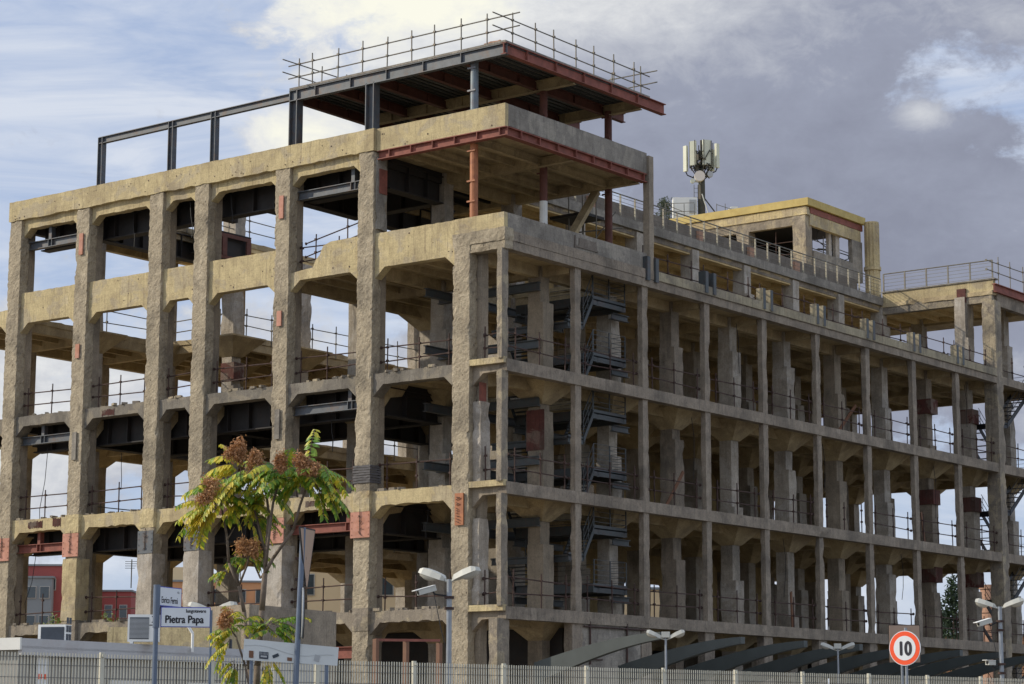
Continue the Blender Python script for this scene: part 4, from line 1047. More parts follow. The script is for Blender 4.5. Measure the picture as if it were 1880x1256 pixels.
for k in range(12):
    t = rm.uniform(0, 6.28); r = rm.uniform(.2, .45); z0 = mz+2.5+rm.uniform(0, .9)+HA
    mb.box(mx+r*math.cos(t)-.08, mx+r*math.cos(t)+.08, my+r*math.sin(t)-.07, my+r*math.sin(t)+.07, z0, z0+.35)
obj('antenna_frame', mb, M['mastdark'], ms)
for u, dpt, w, h, z0 in ((-0.92, 0.1, .15, 1.55, 2.50), (-0.50, -0.25, .22, 1.45, 2.80), (0.28, -0.35, .28, 1.50, 2.80), (0.62, 0.3, .2, 1.3, 2.6), (0.92, -0.05, .16, 1.45, 2.70)):
    c = Vector((mx, my, mz+z0+HA+h/2))+RT*u+FW*dpt; ax = (RT*math.cos(u)+FW*math.sin(u)*0.8).normalized(); ay = Vector((-ax.y, ax.x, 0))
    obj('antenna_panel', MB().obox(c, ax, ay, Vector((0, 0, 1)), w*0.85, 0.08, h/2), M['antenna'], ms)
    mb = MB(); f_ = c-Vector((0, 0, h/2)); mb.path([f_, f_-Vector((0, 0, .22))-RT*u*.1, f_-Vector((0, 0, .38))-RT*u*.5, Vector((mx, my, mz+2.2+HA))], 0.035, 0.035, 6); obj('feeder_cable', mb, M['black'], ms)
c = Vector((mx, my, mz+2.12+HA))-RT*0.14-FW*0.45; obj('dish', MB().tube(c, c+FW*0.25, 0.31, n=24), M['dish'], ms)
c2 = c-RT*0.42-Vector((0, 0, .3)); mb = MB(); mb.tube(c2, c2+FW*0.2, 0.13, n=14); mb.tube(c2+FW*.2, (mx, my, c2.z), 0.03, n=5); obj('small_dish', mb, M['antenna'], ms)
c3 = c+RT*0.62+Vector((0, 0, .1)); mb = MB(); mb.tube(c3, c3+FW*0.2, 0.17, n=14); mb.tube(c3+FW*.2, (mx, my, c3.z), 0.03, n=5); obj('small_dish', mb, M['signgrey'], ms)
mb = MB(); mb.tube((mx, my, mz+1.7), Vector((mx, my, mz))+RT*1.25, 0.04); obj('brace', mb, M['mastdark'], ms)
mb = MB(); mb.tube(Vector((mx, my, mz+1.7))-FW*0.2, Vector((mx, my, mz))+RT*0.45-FW*0.6, 0.035); obj('brace', mb, M['lampgrey'], ms)
mb = MB()
for s in (-0.45, -0.22): mb.tube(Vector((mx, my, mz))+RT*s, Vector((mx, my, mz+2.3))+RT*s, 0.018, n=4)
for k in range(8): mb.tube(Vector((mx, my, mz+0.2+0.27*k))-RT*0.45, Vector((mx, my, mz+0.2+0.27*k))-RT*0.22, 0.012, n=4)
obj('ladder', mb, M['mastdark'], ms)
def at(u, d, z=0): return Vector((mx, my, mz+z))+RT*u+FW*d
cb = thing('equipment_cabinet', 'white equipment cabinet with a grey louvred door beside the phone mast', 'cabinet', at(-1.05, 0.2))
obj('cabinet_body', MB().obox(at(-1.0, 0.2, 0.75), RT, FW, Vector((0, 0, 1)), 0.7, 0.4, 0.75), M['white'], cb)
obj('cabinet_door', MB().obox(at(-0.55, -0.22, 0.95), RT, FW, Vector((0, 0, 1)), 0.2, 0.03, 0.4), M['signgrey'], cb)
cb2 = thing('vent_box', 'small white vent box on the yellow roof edge', 'vent', at(1.9, 0.0))
obj('vent_body', MB().obox(at(1.75, -0.3, 0.5), RT, FW, Vector((0, 0, 1)), 0.22, 0.2, 0.3), M['white'], cb2); obj('vent_hood', MB().obox(at(1.85, -0.3, 0.82), RT, FW, Vector((0, 0, 1)), 0.2, 0.22, 0.06), M['white'], cb2)
rr = thing('roof_barrier', 'thin grey barrier around the foot of the phone mast', 'railing', at(0, -0.5))
mb = MB()
for u in (-2.2, -1.7, -1.1, -0.5, 0.8, 1.3, 1.8, 2.5): mb.tube(at(u, -0.7), at(u, -0.7, 1.0 if u < 1.5 else 0.6), 0.02, n=5)
mb.tube(at(-2.2, -0.7, 1.0), at(-0.5, -0.7, 1.05), 0.018, n=5); mb.tube(at(-2.2, -0.7, 0.5), at(-0.5, -0.7, 0.55), 0.018, n=5); mb.tube(at(-2.1, -0.7, 0.9), at(-1.1, -0.7, 0.5), 0.018, n=5)
mb.tube(at(0.8, -0.7, 0.95), at(2.5, -0.7, 0.4), 0.018, n=5); mb.tube(at(0.8, -0.7, 0.5), at(1.4, -0.7, 0.45), 0.018, n=5)
obj('rail', mb, M['greytube'], rr)

# ------------------------------------------------------------------ foliage
def leaf_cloud(mb, c, rad, n, size, rnd, bias=1.0):
    c = Vector(c)
    for _ in range(n):
        while True:
            p = Vector((rnd.uniform(-1, 1), rnd.uniform(-1, 1), rnd.uniform(-1, 1)))
            if p.length <= 1: break
        p = Vector((p.x*rad[0], p.y*rad[1], p.z*rad[2]))
        a = Vector((rnd.gauss(0, 1), rnd.gauss(0, 1), rnd.gauss(0, 1))).normalized(); b_ = a.orthogonal().normalized()
        s = size*rnd.uniform(.6, 1.3); q = c+p; mb.add([q, q+a*s+b_*s*0.35, q+a*s*2, q+a*s-b_*s*0.35], [(0, 1, 2, 3)])
rnd = random.Random(5)
sh = thing('roof_shrub', 'grey green bush rising behind the setback roof left of the white cabinet', 'shrub', tuple(at(-2.15, 1.5, -6.6)))
mb = MB()
for k in range(9): leaf_cloud(mb, at(-2.15+rnd.uniform(-.45, .45), 1.5, 0.9+rnd.uniform(-.7, .7)), (0.36, 0.36, 0.36), 170, 0.07, rnd)
obj('foliage', mb, M['shrubgrey'], sh)
mb = MB(); mb.path([at(-2.15, 1.5, -6.6), at(-2.15, 1.5, 0.9)], 0.06, 0.02); obj('stem', mb, M['bark'], sh)

# ------------------------------------------------------------------ street fence
fence = thing('street_fence', 'long cream painted picket fence running across the foot of the photo', 'fence', tuple(F0))
FT = 3.1
posts = [-3.0, -0.3, 2.04, 4.4, 6.8, 9.17, 11.51, 13.80, 16.06, 18.29, 20.48, 22.77, 24.89, 26.91, 29.2, 31.5, 33.8]
def fp(s, n=0, z=0): return F0+FD*s+FN*n+Vector((0, 0, z))
UP = Vector((0, 0, 1))
for s in posts:
    mb = MB().obox(fp(s, 0, 1.55), FD, FN, UP, 0.04, 0.03, 1.56); mb.obox(fp(s, 0.045, 3.05), FD, FN, UP, 0.02, 0.02, 0.025)
    obj('fence_post', mb, M['picket'], fence)
for a, b in zip(posts[:-1], posts[1:]):
    mb = MB(); s = a+0.085
    while s < b-0.06:
        mb.cur = 0; mb.obox(fp(s, 0, 2.05), FD, FN, UP, 0.0125, 0.003, 1.03+random.uniform(-.004, .004)); s += 0.064
    mb.cur = 1
    for z in (2.2, 2.42, 2.64, 2.86, 3.0): mb.tube(fp(a, 0.015, z), fp(b, 0.015, z), 0.006, n=4)
    obj('picket_panel', mb, [M['picket'], M['wire']], fence)
obj('plinth', MB().obox(fp(15.4, 0, 0.5), FD, FN, UP, 18.6, 0.12, 0.5), M['kerb'], fence)

# ------------------------------------------------------------------ site cabins behind the fence
ca = thing('site_cabin', 'long grey sheet metal site cabin with flat white edged roof behind the fence', 'cabin', (15.6, -32.5, 0))
cux = Vector((15.21-15.84, -29.36+36.42, 0)).normalized(); cuy = Vector((-cux.y, cux.x, 0)); c0 = Vector((15.84, -36.42, 0)); CL = 8.6
def cp(a, b, z): return c0+cux*a+cuy*b+UP*z
obj('wall', MB().obox(cp(CL/2, 1.4, 1.65), cux, cuy, UP, CL/2-0.12, 1.25, 1.65), M['cabin'], ca)
mb = MB(); k = 0.2
while k < CL-0.2: mb.obox(cp(k, 0.14, 1.7), cux, cuy, UP, 0.06, 0.012, 1.55); k += 0.3
obj('corrugation', mb, M['cabin'], ca)
mb = MB().obox(cp(CL/2, 1.4, 3.42), cux, cuy, UP, CL/2, 1.45, 0.10); obj('roof', mb, M['cabinroof'], ca)
obj('gutter', MB().obox(cp(CL/2, 0.0, 3.28), cux, cuy, UP, CL/2, 0.05, 0.09), M['cabinroof'], ca)
obj('end_fascia', MB().obox(cp(-0.03, 1.4, 3.41), cux, cuy, UP, 0.025, 1.45, 0.12), M['cabinlight'], ca)
for a in (3.5, 6.0):
    w_ = obj('window', MB().obox(cp(a, 0.10, 2.25), cux, cuy, UP, 0.75, 0.03, 0.5), M['cabinlight'], ca)
    obj('pane', MB().obox(cp(a, 0.06, 2.2), cux, cuy, UP, 0.66, 0.015, 0.42), M['glass'], w_)
s_ = obj('notice', MB().obox(cp(0.75, 0.10, 2.85), cux, cuy, UP, 0.17, 0.01, 0.35), M['signwhite'], ca)
mb = MB(); mb.obox(cp(0.68, 0.08, 2.78), cux, cuy, UP, 0.04, 0.01, 0.05); mb.obox(cp(0.84, 0.08, 2.78), cux, cuy, UP, 0.04, 0.01, 0.05); obj('notice_mark', mb, M['signred'], s_)
def ac_unit(label, c, ang, w, h, d, kind):
    t = thing('air_conditioner', label, 'air conditioner', tuple(c), ang, 'air conditioners on the cabin roof')
    mb = MB().box(-w/2, w/2, -d/2, d/2, 0.05, h); mb.box(-w/2+.05, -w/2+.12, -d/2, d/2, 0, .05); mb.box(w/2-.12, w/2-.05, -d/2, d/2, 0, .05)
    obj('casing', mb, M['white'], t, world=False)
    mb = MB()
    if kind == 'front':
        n = 16
        for k in range(n): z = 0.12+(h-0.2)*k/n; mb.box(-w/2+.04, w*0.18, -d/2-.02, -d/2-.005, z, z+(h-.2)/n*0.62)
        obj('grille', mb, M['signgrey'], t, world=False)
        obj('grille_back', MB().box(-w/2+.04, w*0.18, -d/2-.004, -d/2-.001, .1, h-.06), M['dark'], t, world=False)
        g = MB(); o = Vector((w*0.26, -d/2-.004, h*0.72))
        g.box(o.x, o.x+.12, o.y, o.y+.003, o.z+.12, o.z+.14); g.box(o.x, o.x+.12, o.y, o.y+.003, o.z, o.z+.02)
        g.add([(o.x, o.y, o.z), (o.x+.03, o.y, o.z), (o.x+.12, o.y, o.z+.14), (o.x+.09, o.y, o.z+.14)], [(0, 1, 2, 3)])
        g.box(o.x-.05, o.x+.12, o.y, o.y+.003, o.z-.06, o.z-.04)
        obj('logo', g, M['textblack'], t, world=False)
    else:
        obj('coil', MB().box(-w/2+.07, w/2-.02, -d/2-.02, -d/2-.002, .06, h-.05), M['dark'], t, world=False)
        for i in range(2):
            for k in range(3): mb.box(w/2+.002, w/2+.012, -d/2+.05+.14*i, -d/2+.15+.14*i, .1+.17*k, .23+.17*k)
        obj('vent_slots', mb, M['dark'], t, world=False)
    return t
ac_unit('white outdoor unit with a striped grille, standing on the cabin roof behind the street sign', Vector((15.55, -32.8, 3.52)), R(42), 0.66, 0.62, 0.28, 'front')
ac_unit('low white unit showing its dark coil, near the left end of the cabin roof', Vector((14.9, -34.7, 3.45)), R(25), 0.60, 0.42, 0.32, 'back')
# grey vertical pipe/box next to the sign
hb = thing('vent_pipe', 'short bent white pipe rising from the cabin roof right of the street sign', 'pipe', (15.5, -31.3, 3.5))
obj('pipe', MB().path([(15.5, -31.3, 3.4), (15.5, -31.3, 3.8), (15.42, -31.4, 4.0), (15.3, -31.5, 4.08)], 0.03, 0.03), M['white'], hb)

# concrete tank
tk = thing('concrete_box', 'plain weathered concrete box with flat top standing between cabin and building', 'concrete box', (8.2, -21.2, 0))
mb = MB(); pts = [(6.3, -22.8), (9.7, -23.5), (8.9, -19.2), (5.6, -19.0)]
mb.prism(pts, 'z', 0, 4.98); obj('body', mb, M['smooth'], tk)
mb = MB(); mb.prism([(9.76, -23.52), (8.95, -19.2), (8.90, -19.2), (9.70, -23.5)], 'z', 3.9, 3.93); obj('joint_line', mb, M['greyband'], tk)
lw = thing('low_wall', 'pale rendered low building behind the cabin with a small dark window', 'outbuilding', (8.5, -25.0, 0))
obj('wall', MB().prism([(8.8, -27.6), (11.6, -26.2), (9.9, -24.0), (7.0, -25.4)], 'z', 0, 4.25), M['cream'], lw)
obj('window', MB().obox((11.35, -25.9, 3.8), Vector((-0.6, 0.8, 0)), Vector((0.8, 0.6, 0)), UP, 0.15, 0.05, 0.15), M['dark'], lw)

# brown gate frame
gt = thing('gate_frame', 'rusty brown steel portal frame with three posts standing behind the fence', 'frame', (18.75, -28, 0))
for x, y in ((18.85, -29.09), (18.73, -27.93), (18.68, -26.71)): obj('post', MB().box(x-0.05, x+0.05, y-0.05, y+0.05, 0, 3.68), M['framewood'], gt)
obj('top_bar', MB().tube((18.85, -29.09, 3.66), (18.68, -26.71, 3.73), 0.04, n=4), M['redsteel'], gt)
eb = thing('electric_cabinet', 'grey low cabinet with beige vent behind the fence left of the brown frame', 'cabinet', (17.5, -31.0, 0))
obj('body', MB().obox((17.3, -29.9, 1.7), Vector((.5, .85, 0)).normalized(), Vector((.85, -.5, 0)).normalized(), UP, 0.6, 0.3, 1.72), M['signgrey'], eb)
obj('vent', MB().obox((17.5, -31.0, 3.25), Vector((.5, .85, 0)).normalized(), Vector((.85, -.5, 0)).normalized(), UP, 0.22, 0.2, 0.2), M['cream'], eb)

# ------------------------------------------------------------------ car port ribs
def rib_mesh():
    mb = MB(); n = 14; top = []; bot = []
    for k in range(n+1):
        t = k/n; x = t*5.4; z = 0.95*math.sin(t*math.pi/2*0.92); dpt = 0.75-0.50*t
        top.append((x, z)); bot.append((x, z-dpt))
    mb.prism(top+bot[::-1], 'y', -0.14, 0.14)
    return mb
rib0 = None
rib_y = [0.9, 6.3, 10.9, 15.3, 19.7, 24.2, 28.0, 32.2]
ordn = ['nearest the building corner', 'second from the building corner', 'third from the building corner', 'fourth from the building corner', 'fifth from the corner, passing behind the speed sign', 'sixth from the corner, right of the speed sign', 'seventh from the corner, below the rightmost lamp', 'farthest right at the photo edge']
for k, y in enumerate(rib_y):
    lab = 'curved grey green car port arm, '+ordn[k]
    if rib0 is None:
        t = rib0 = thing('carport_arm', lab, 'car port arm', (0.95, y, 4.28), 0, 'curved arms of the car port')
        obj('arm', rib_mesh(), M['rib'], t, world=False)
        obj('post', MB().box(-0.15, 0.15, -0.12, 0.12, -4.28, -0.02), M['rib'], t, world=False)
    else:
        t = copy_tree(rib0); t.location = (0.95, y, 4.28+0.015*k); t['label'] = lab
    
# ------------------------------------------------------------------ lamps
def lamp_post(loc, h, ang, label, heads=(1, -1), box=False, s=1.0, pr=0.055, tilt=0.32):
    t = thing('lamp_post', label, 'street lamp', loc, ang, 'twin headed lamps in the yard')
    obj('pole', MB().tube((0, 0, 0), (0, 0, h), pr, pr*0.85, n=12), M['pole'], t, world=False)
    for sgn in heads:
        mb = MB(); L = 0.72*s; W = 0.17*s
        a = Vector((sgn*0.12, 0, h-0.02)); d = Vector((sgn*math.cos(tilt), 0, math.sin(tilt))); u = Vector((-d.z*sgn, 0, abs(d.x))); sd = Vector((0, 1, 0))
        prof = [(0.0, .35, .4), (0.12, .75, .8), (0.5, 1.0, 1.0), (0.85, 1.0, 1.0), (1.0, .8, .6)]
        vs = []; fs = []
        for i, (f, ww, hh) in enumerate(prof):
            c = a+d*L*f; w_ = W*ww; hh = 0.135*s*hh
            vs += [c-sd*w_-u*0.02, c-sd*w_*0.75+u*hh, c+sd*w_*0.75+u*hh, c+sd*w_-u*0.02]
            if i:
                b_ = (i-1)*4
                for q in range(4): fs.append((b_+q, b_+(q+1) % 4, b_+4+(q+1) % 4, b_+4+q))
        fs += [(0, 1, 2, 3), tuple(len(vs)-4+q for q in (3, 2, 1, 0))]
        mb.add(vs, fs); mb.tube((0, 0, h-0.06), a, 0.03*s, n=8)
        hd = obj('lamp_head', mb, M['lampgrey'], t, world=False)
        g = MB(); vs = []; fs = []; n = 8
        for i, (f, dep) in enumerate(((.34, 0.0), (.42, .08), (.6, .125), (.8, .125), (.93, 0.08), (.98, 0.0))):
            c = a+d*L*f-u*0.021
            for q in range(5):
                tt = math.pi*q/4; vs.append(c-sd*W*0.82*math.cos(tt)-u*dep*s*math.sin(tt))
            if i:
                for q in range(4): b_ = (i-1)*5; fs.append((b_+q, b_+q+1, b_+5+q+1, b_+5+q))
        g.add(vs, fs); obj('lamp_glass', g, M['lampglass'], hd, world=False, smooth=True)
    if box: obj('control_box', MB().box(-0.14, 0.14, -0.1, 0.1, h+0.02, h+0.22), M['lampgrey'], t, world=False)
    return t
def look_ang(v): return math.atan2(v.y, v.x)
RA = look_ang(RT)
lamp_post((16.97, -24.24, 0), 5.3, RA-0.5, 'grey twin headed lamp in front of the corner column, nearest the middle of the photo', s=0.98, pr=0.075)
lamp_post((7.24, -0.22, 0), 4.95, RA-0.15, 'small twin headed lamp with a box on top, in front of the car port arms', box=True, s=0.82, pr=0.045, tilt=0.42)
lamp_post((7.03, 12.19, 0), 4.95, RA-0.15, 'small twin headed lamp left of the speed sign', box=True, s=0.80, pr=0.045, tilt=0.38)
lamp_post((21.72, -4.28, 0), 5.4, RA-0.35, 'tall twin headed lamp at the right edge carrying security cameras', s=0.85, pr=0.07)
lamp_post((1.84, -16.91, 0), 5.32, RA-0.3, 'twin headed lamp mostly hidden behind the street name sign', s=0.95, pr=0.06)
def camera_thing(c, direction, label, L=0.42, parent_pt=None):
    t = thing('security_camera', label, 'camera', tuple(c)); d = Vector(direction).normalized(); sd = d.cross(UP).normalized(); u = sd.cross(d)
    c = Vector(c)
    obj('housing', MB().obox(c, d, sd, u, L/2, 0.075, 0.06), M['lampgrey'], t)
    obj('sunshield', MB().obox(c+u*0.075+d*0.06, d, sd, u, L/2+0.05, 0.09, 0.008), M['white'], t)
    obj('lens', MB().tube(c+d*L/2, c+d*(L/2+0.01), 0.045, n=12), M['black'], t)
    if parent_pt:
        pp = Vector(parent_pt); obj('bracket', MB().path([c-d*L*0.35-u*0.06, c-d*L*0.4-u*0.14, pp-UP*0.1], 0.022, 0.022), M['black'], t)
        obj('cable', MB().path([c-d*L*0.4, c-d*L*0.5-UP*0.25, pp-UP*0.9+(c-pp)*0.35, pp-UP*1.6], 0.010, 0.010), M['black'], t)
        obj('clamp', MB().tube(pp-UP*0.42, pp-UP*0.36, 0.12, n=10).tube(pp-UP*0.16, pp-UP*0.1, 0.12, n=10), M['rusttube'], t)
    return t
camera_thing((16.58, -24.62, 5.03), -RT*1.0-FW*0.5-UP*0.32, 'white security camera on the middle lamp pole pointing down left', 0.46, (16.97, -24.24, 5.0))
camera_thing((21.40, -4.66, 4.93), -RT*1.0-FW*0.5-UP*0.3, 'white security camera high on the right edge lamp pole pointing down left', 0.46, (21.72, -4.28, 5.1))
camera_thing((21.5, -4.55, 3.75), -RT*1.0-FW*0.7+UP*0.02, 'small white camera low on the right edge lamp pole just above the fence', 0.28, (21.72, -4.28, 3.85))

# ------------------------------------------------------------------ signs
# street name sign
sp = thing('street_sign', 'blue edged white street name plates on a grey pole left of the young tree', 'street sign', (22.35, -39.0, 0))
PB = Vector((22.35, -39.0, 0))
obj('pole', MB().tube(PB, PB+UP*4.2, 0.043, n=14), M['signpole'], sp)
sx1 = (RT*0.985+FW*0.17).normalized(); sn = Vector((sx1.y, -sx1.x, 0))
def plate(o, ux, nn, w, h, name, tilt=0.0):
    pl = obj(name, MB().obox(o+ux*w/2+UP*h/2, ux, nn, UP, w/2, 0.008, h/2), M['signblue'], sp)
    obj('plate_face', MB().obox(o+ux*w/2+UP*h/2+nn*0.010, ux, nn, UP, w/2-0.015, 0.003, h/2-0.015), M['signwhite'], pl)
    return pl
o1 = PB+sx1*0.075+UP*3.47
p1 = plate(o1, sx1, sn, 0.86, 0.35, 'name_plate')
mb = text_mesh('Pietra Papa', 0.185, o1+sx1*0.075+UP*0.075+sn*0.016, sx1, UP, sn, bold=0.006, sx_=0.80); obj('lettering', mb, M['textblack'], p1)
mb = text_mesh('lungotevere', 0.085, o1+sx1*0.78+UP*0.255+sn*0.014, sx1, UP, sn, 'RIGHT', bold=0.003, sx_=0.85); obj('lettering', mb, M['textblack'], p1)
obj('end_pole', MB().tube(o1+sx1*0.87-UP*3.46, o1+sx1*0.87+UP*0.30, 0.022, n=8), M['signpole'], sp)
sx2 = (RT*0.42-FW*0.9).normalized(); sx2 = (RT*0.40+FW*0.91).normalized(); sn2 = Vector((sx2.y, -sx2.x, 0))
o2 = PB+sx2*0.07+UP*3.84
p2 = plate(o2, sx2, sn2, 0.72, 0.34, 'name_plate')
mb = text_mesh('Enrico Fermi', 0.155, o2+sx2*0.06+UP*0.06+sn2*0.014, sx2, UP, sn2, bold=0.003, sx_=0.66); obj('lettering', mb, M['textblack'], p2)
mb = text_mesh('via', 0.075, o2+sx2*0.64+UP*0.24+sn2*0.014, sx2, UP, sn2, 'RIGHT', sx_=0.9); obj('lettering', mb, M['textblack'], p2)
obj('clamp_plate', MB().tube(PB+UP*3.46, PB+UP*4.2, 0.06, n=14), M['signpole'], sp)

# speed limit sign
S = Vector((27.95, -22.16, 0)); nn = (-FW*0.78+RT*-0.62).normalized(); nn = (-FW*0.80-RT*0.60).normalized(); ux = Vector((-nn.y, nn.x, 0))
ss = thing('speed_sign', 'round red ringed speed limit sign reading 10 above the fence', 'road sign', tuple(S))
obj('pole', MB().tube(S+nn*-0.05, S+nn*-0.05+UP*3.95, 0.032, n=12), M['pole'], ss)
def disc(c, r, n_, mat, t0, t1, name, parent, nseg=48): return obj(name, MB().tube(c+n_*t0, c+n_*t1, r, n=nseg), mat, parent)
C10 = S+UP*3.51; rr_ = 0.375
d0 = disc(C10, rr_, nn, M['signwhite'], -0.01, 0.010, 'sign_plate', ss)
disc(C10, rr_*0.96, nn, M['signred'], 0.0105, 0.014, 'red_ring', d0)
disc(C10, rr_*0.70, nn, M['signwhite'], 0.0145, 0.018, 'white_field', d0)
mb = text_mesh('10', 0.42, C10-UP*0.15+nn*0.021, ux, UP, nn, 'CENTER', bold=0.018, sx_=0.80); obj('numerals', mb, M['textblack'], d0)
SQ = thing('square_sign', 'square tan back of a road sign standing behind the speed limit sign', 'road sign', tuple(S+FW*0.5))
obj('panel', MB().obox(S+FW*0.5+RT*0.08+UP*3.62, RT, FW, UP, 0.33, 0.012, 0.40), M['signback'], SQ)
obj('rim', MB().obox(S+FW*0.52+RT*0.08+UP*3.62, RT, FW, UP, 0.345, 0.006, 0.415), M['black'], SQ)
obj('pole', MB().tube(S+FW*0.56+RT*0.02, S+FW*0.56+RT*0.02+UP*3.98, 0.028, n=10), M['pole'], SQ)

# pole with give-way sign seen from behind and a round sign edge-on
PM = Vector((29.05, -42.70, 0))
gp = thing('sign_pole', 'tall grey sign pole with narrow triangular sign turned away, right of the young tree', 'road sign', tuple(PM))
lean = RT*0.045
obj('pole', MB().tube(PM-lean*1.5, PM+lean*1.6+UP*4.58, 0.04, n=14), M['signpole'], gp)
tx = (RT*0.32+FW*0.95).normalized(); tn = Vector((tx.y, -tx.x, 0))
c = PM+UP*4.24+RT*0.12+FW*0.1; W2 = 0.27
tri = [c-tx*W2+UP*0.33, c+tx*W2+UP*0.33, c+tx*0.03-UP*0.50, c-tx*0.03-UP*0.50]
mb = MB().add([p-tn*0.01 for p in tri]+[p+tn*0.01 for p in tri], [(0, 1, 2, 3), (7, 6, 5, 4), (0, 4, 5, 1), (1, 5, 6, 2), (2, 6, 7, 3), (3, 7, 4, 0)])
obj('triangle_plate', mb, M['signback'], gp)
mb = MB(); mb.tube(tri[0], tri[1], 0.015, n=5).tube(tri[1], tri[2], 0.015, n=5).tube(tri[0], tri[3], 0.015, n=5); obj('plate_rim', mb, M['black'], gp)
for dz in (0.1, 0.4): obj('sign_clamp', MB().obox(c-UP*dz-RT*0.08, RT, FW, UP, 0.08, 0.04, 0.02), M['rusttube'], gp)
c = PM+UP*3.36+RT*0.07; ax = (RT*0.99+FW*0.13).normalized()
obj('round_plate', MB().tube(c, c+ax*0.02, 0.36, n=40), M['signgrey'], gp); obj('round_rim', MB().tube(c+ax*0.021, c+ax*0.03, 0.37, n=40), M['black'], gp)
# long information board
BD = thing('information_board', 'long pale grey board with small dark pictures fixed in front of the fence', 'information board', (28.99, -42.75, 0))
A0, A1, A2, A3 = Vector((28.46, -43.15, 2.99)), Vector((29.53, -42.33, 2.87)), Vector((29.52, -42.34, 2.61)), Vector((28.45, -43.16, 2.69))
bu = (A1-A0).normalized(); bn = Vector((A1.y-A0.y, A0.x-A1.x, 0)).normalized(); bv = (A0-A3).normalized()
vs = [p for p in (A0, A1, A2, A3)]+[p-bn*0.03 for p in (A0, A1, A2, A3)]
bo = obj('panel', MB().add(vs, [(3, 2, 1, 0), (4, 5, 6, 7), (0, 1, 5, 4), (1, 2, 6, 5), (2, 3, 7, 6), (3, 0, 4, 7)]), M['board'], BD)
def bp(u, v): return A3+bu*u+UP*(v)+bn*0.004-UP*0
mb = MB(); mb.obox(bp(0.12, 0.09), bu, UP.cross(bu).normalized(), UP, 0.032, 0.003, 0.05); obj('picture', mb, M['framewood'], bo)
mb = MB(); mb.obox(bp(0.30, 0.09), bu, UP.cross(bu).normalized(), UP, 0.065, 0.003, 0.05); obj('picture', mb, M['dark'], bo)
mb = MB(); mb.obox(bp(0.30, 0.075), bu, UP.cross(bu).normalized(), UP, 0.045, 0.006, 0.012)
for k in range(6): mb.obox(bp(0.25+0.02*k, 0.115), bu, UP.cross(bu).normalized(), UP, 0.003, 0.006, 0.018)
obj('picture_lines', mb, M['signgrey'], bo)
mb = MB(); mb.obox(bp(0.47, 0.10), (bu+UP*0.5).normalized(), UP.cross(bu).normalized(), (UP-bu*0.5).normalized(), 0.045, 0.003, 0.022); obj('picture', mb, M['dark'], bo)
mb = MB(); mb.obox(bp(0.67, 0.07), bu, UP.cross(bu).normalized(), UP, 0.034, 0.003, 0.024); obj('picture', mb, M['framewood'], bo)
mb = MB(); mb.obox(bp(1.06, 0.12), (bu-UP*0.2).normalized(), UP.cross(bu).normalized(), (UP+bu*0.2).normalized(), 0.038, 0.003, 0.045); obj('picture', mb, M['signgrey'], bo)
mb = MB(); prev = None
for k in range(40):
    u = 0.02+1.28*k/39; q = bp(u, 0.20+0.035*math.sin(u*6)-0.04*u)
    if prev: mb.tube(prev, q, 0.0022, n=4)
    prev = q
obj('contour_line', mb, M['signgrey'], bo)
for s_, nm in ((0.12, 0), (1.2, 1)):
    q = A3+bu*s_; obj('leg', MB().tube((q.x-0.03*bn.x, q.y-0.03*bn.y, 0), (q.x-0.03*bn.x, q.y-0.03*bn.y, 2.75), 0.025, n=8), M['signpole'], BD)

# ------------------------------------------------------------------ young tree of heaven in front
TR = thing('young_tree', 'thin young tree with long feathery yellow green leaves and brown seed clusters', 'tree', (27.97, -42.26, 0))
T0 = Vector((27.97, -42.26, 0)); PXM = 34.0/4212.8
def tp_(px, py, w=0.0):       # metres on the tree's own plane from its trunk foot
    return T0+RT*((px-480)*PXM)+UP*(1.65+(1352-py)*PXM)+FW*w
trunk = MB()
def br(pts, r0, r1): trunk.path([tp_(*p) if len(p) == 3 else tp_(p[0], p[1]) for p in pts], r0, r1, 7)
br([(468, 1560), (470, 1300), (472, 1230), (478, 1130), (482, 1062)], 0.058, 0.042)
br([(482, 1062), (484, 990, .1), (485, 950, .15), (478, 905, .2), (472, 860, .2), (468, 845, .2)], 0.028, 0.012)
br([(482, 1062), (494, 960, -.2), (498, 930, -.2), (510, 890, -.25), (515, 870, -.3)], 0.026, 0.012)
br([(482, 1062), (498, 1035, -.1), (535, 985, -.2), (548, 940, -.3), (562, 900, -.35), (570, 870, -.35)], 0.03, 0.012)
br([(482, 1062), (478, 1020, .2), (462, 960, .3), (447, 915, .4), (436, 860, .4), (432, 845, .4)], 0.024, 0.010)
br([(482, 1062), (470, 1068, .3), (455, 1040, .5), (444, 1033, .5), (440, 1015, .5)], 0.018, 0.009)
br([(466, 1560, .4), (452, 1235, .4), (440, 1130, .4), (429, 1082, .4), (410, 1040, .4), (404, 985, .4), (398, 960, .4), (392, 925, .4)], 0.04, 0.012)
br([(429, 1082, .4), (445, 1045, .3), (452, 1010, .3)], 0.02, 0.01)
br([(404, 1000, .4), (420, 975, .3)], 0.012, 0.006)
br([(392, 925, .4), (385, 915, .4), (378, 900, .4)], 0.012, 0.008)
br([(470, 1300, -.3), (455, 1230, -.4), (438, 1180, -.4), (420, 1155, -.4)], 0.02, 0.01)
br([(472, 1230), (480, 1180, -.3), (500, 1150, -.4)], 0.015, 0.008)
obj('trunk', trunk, M['bark'], TR, smooth=True)
lr = random.Random(21)
leaf = MB(); stalk = MB()
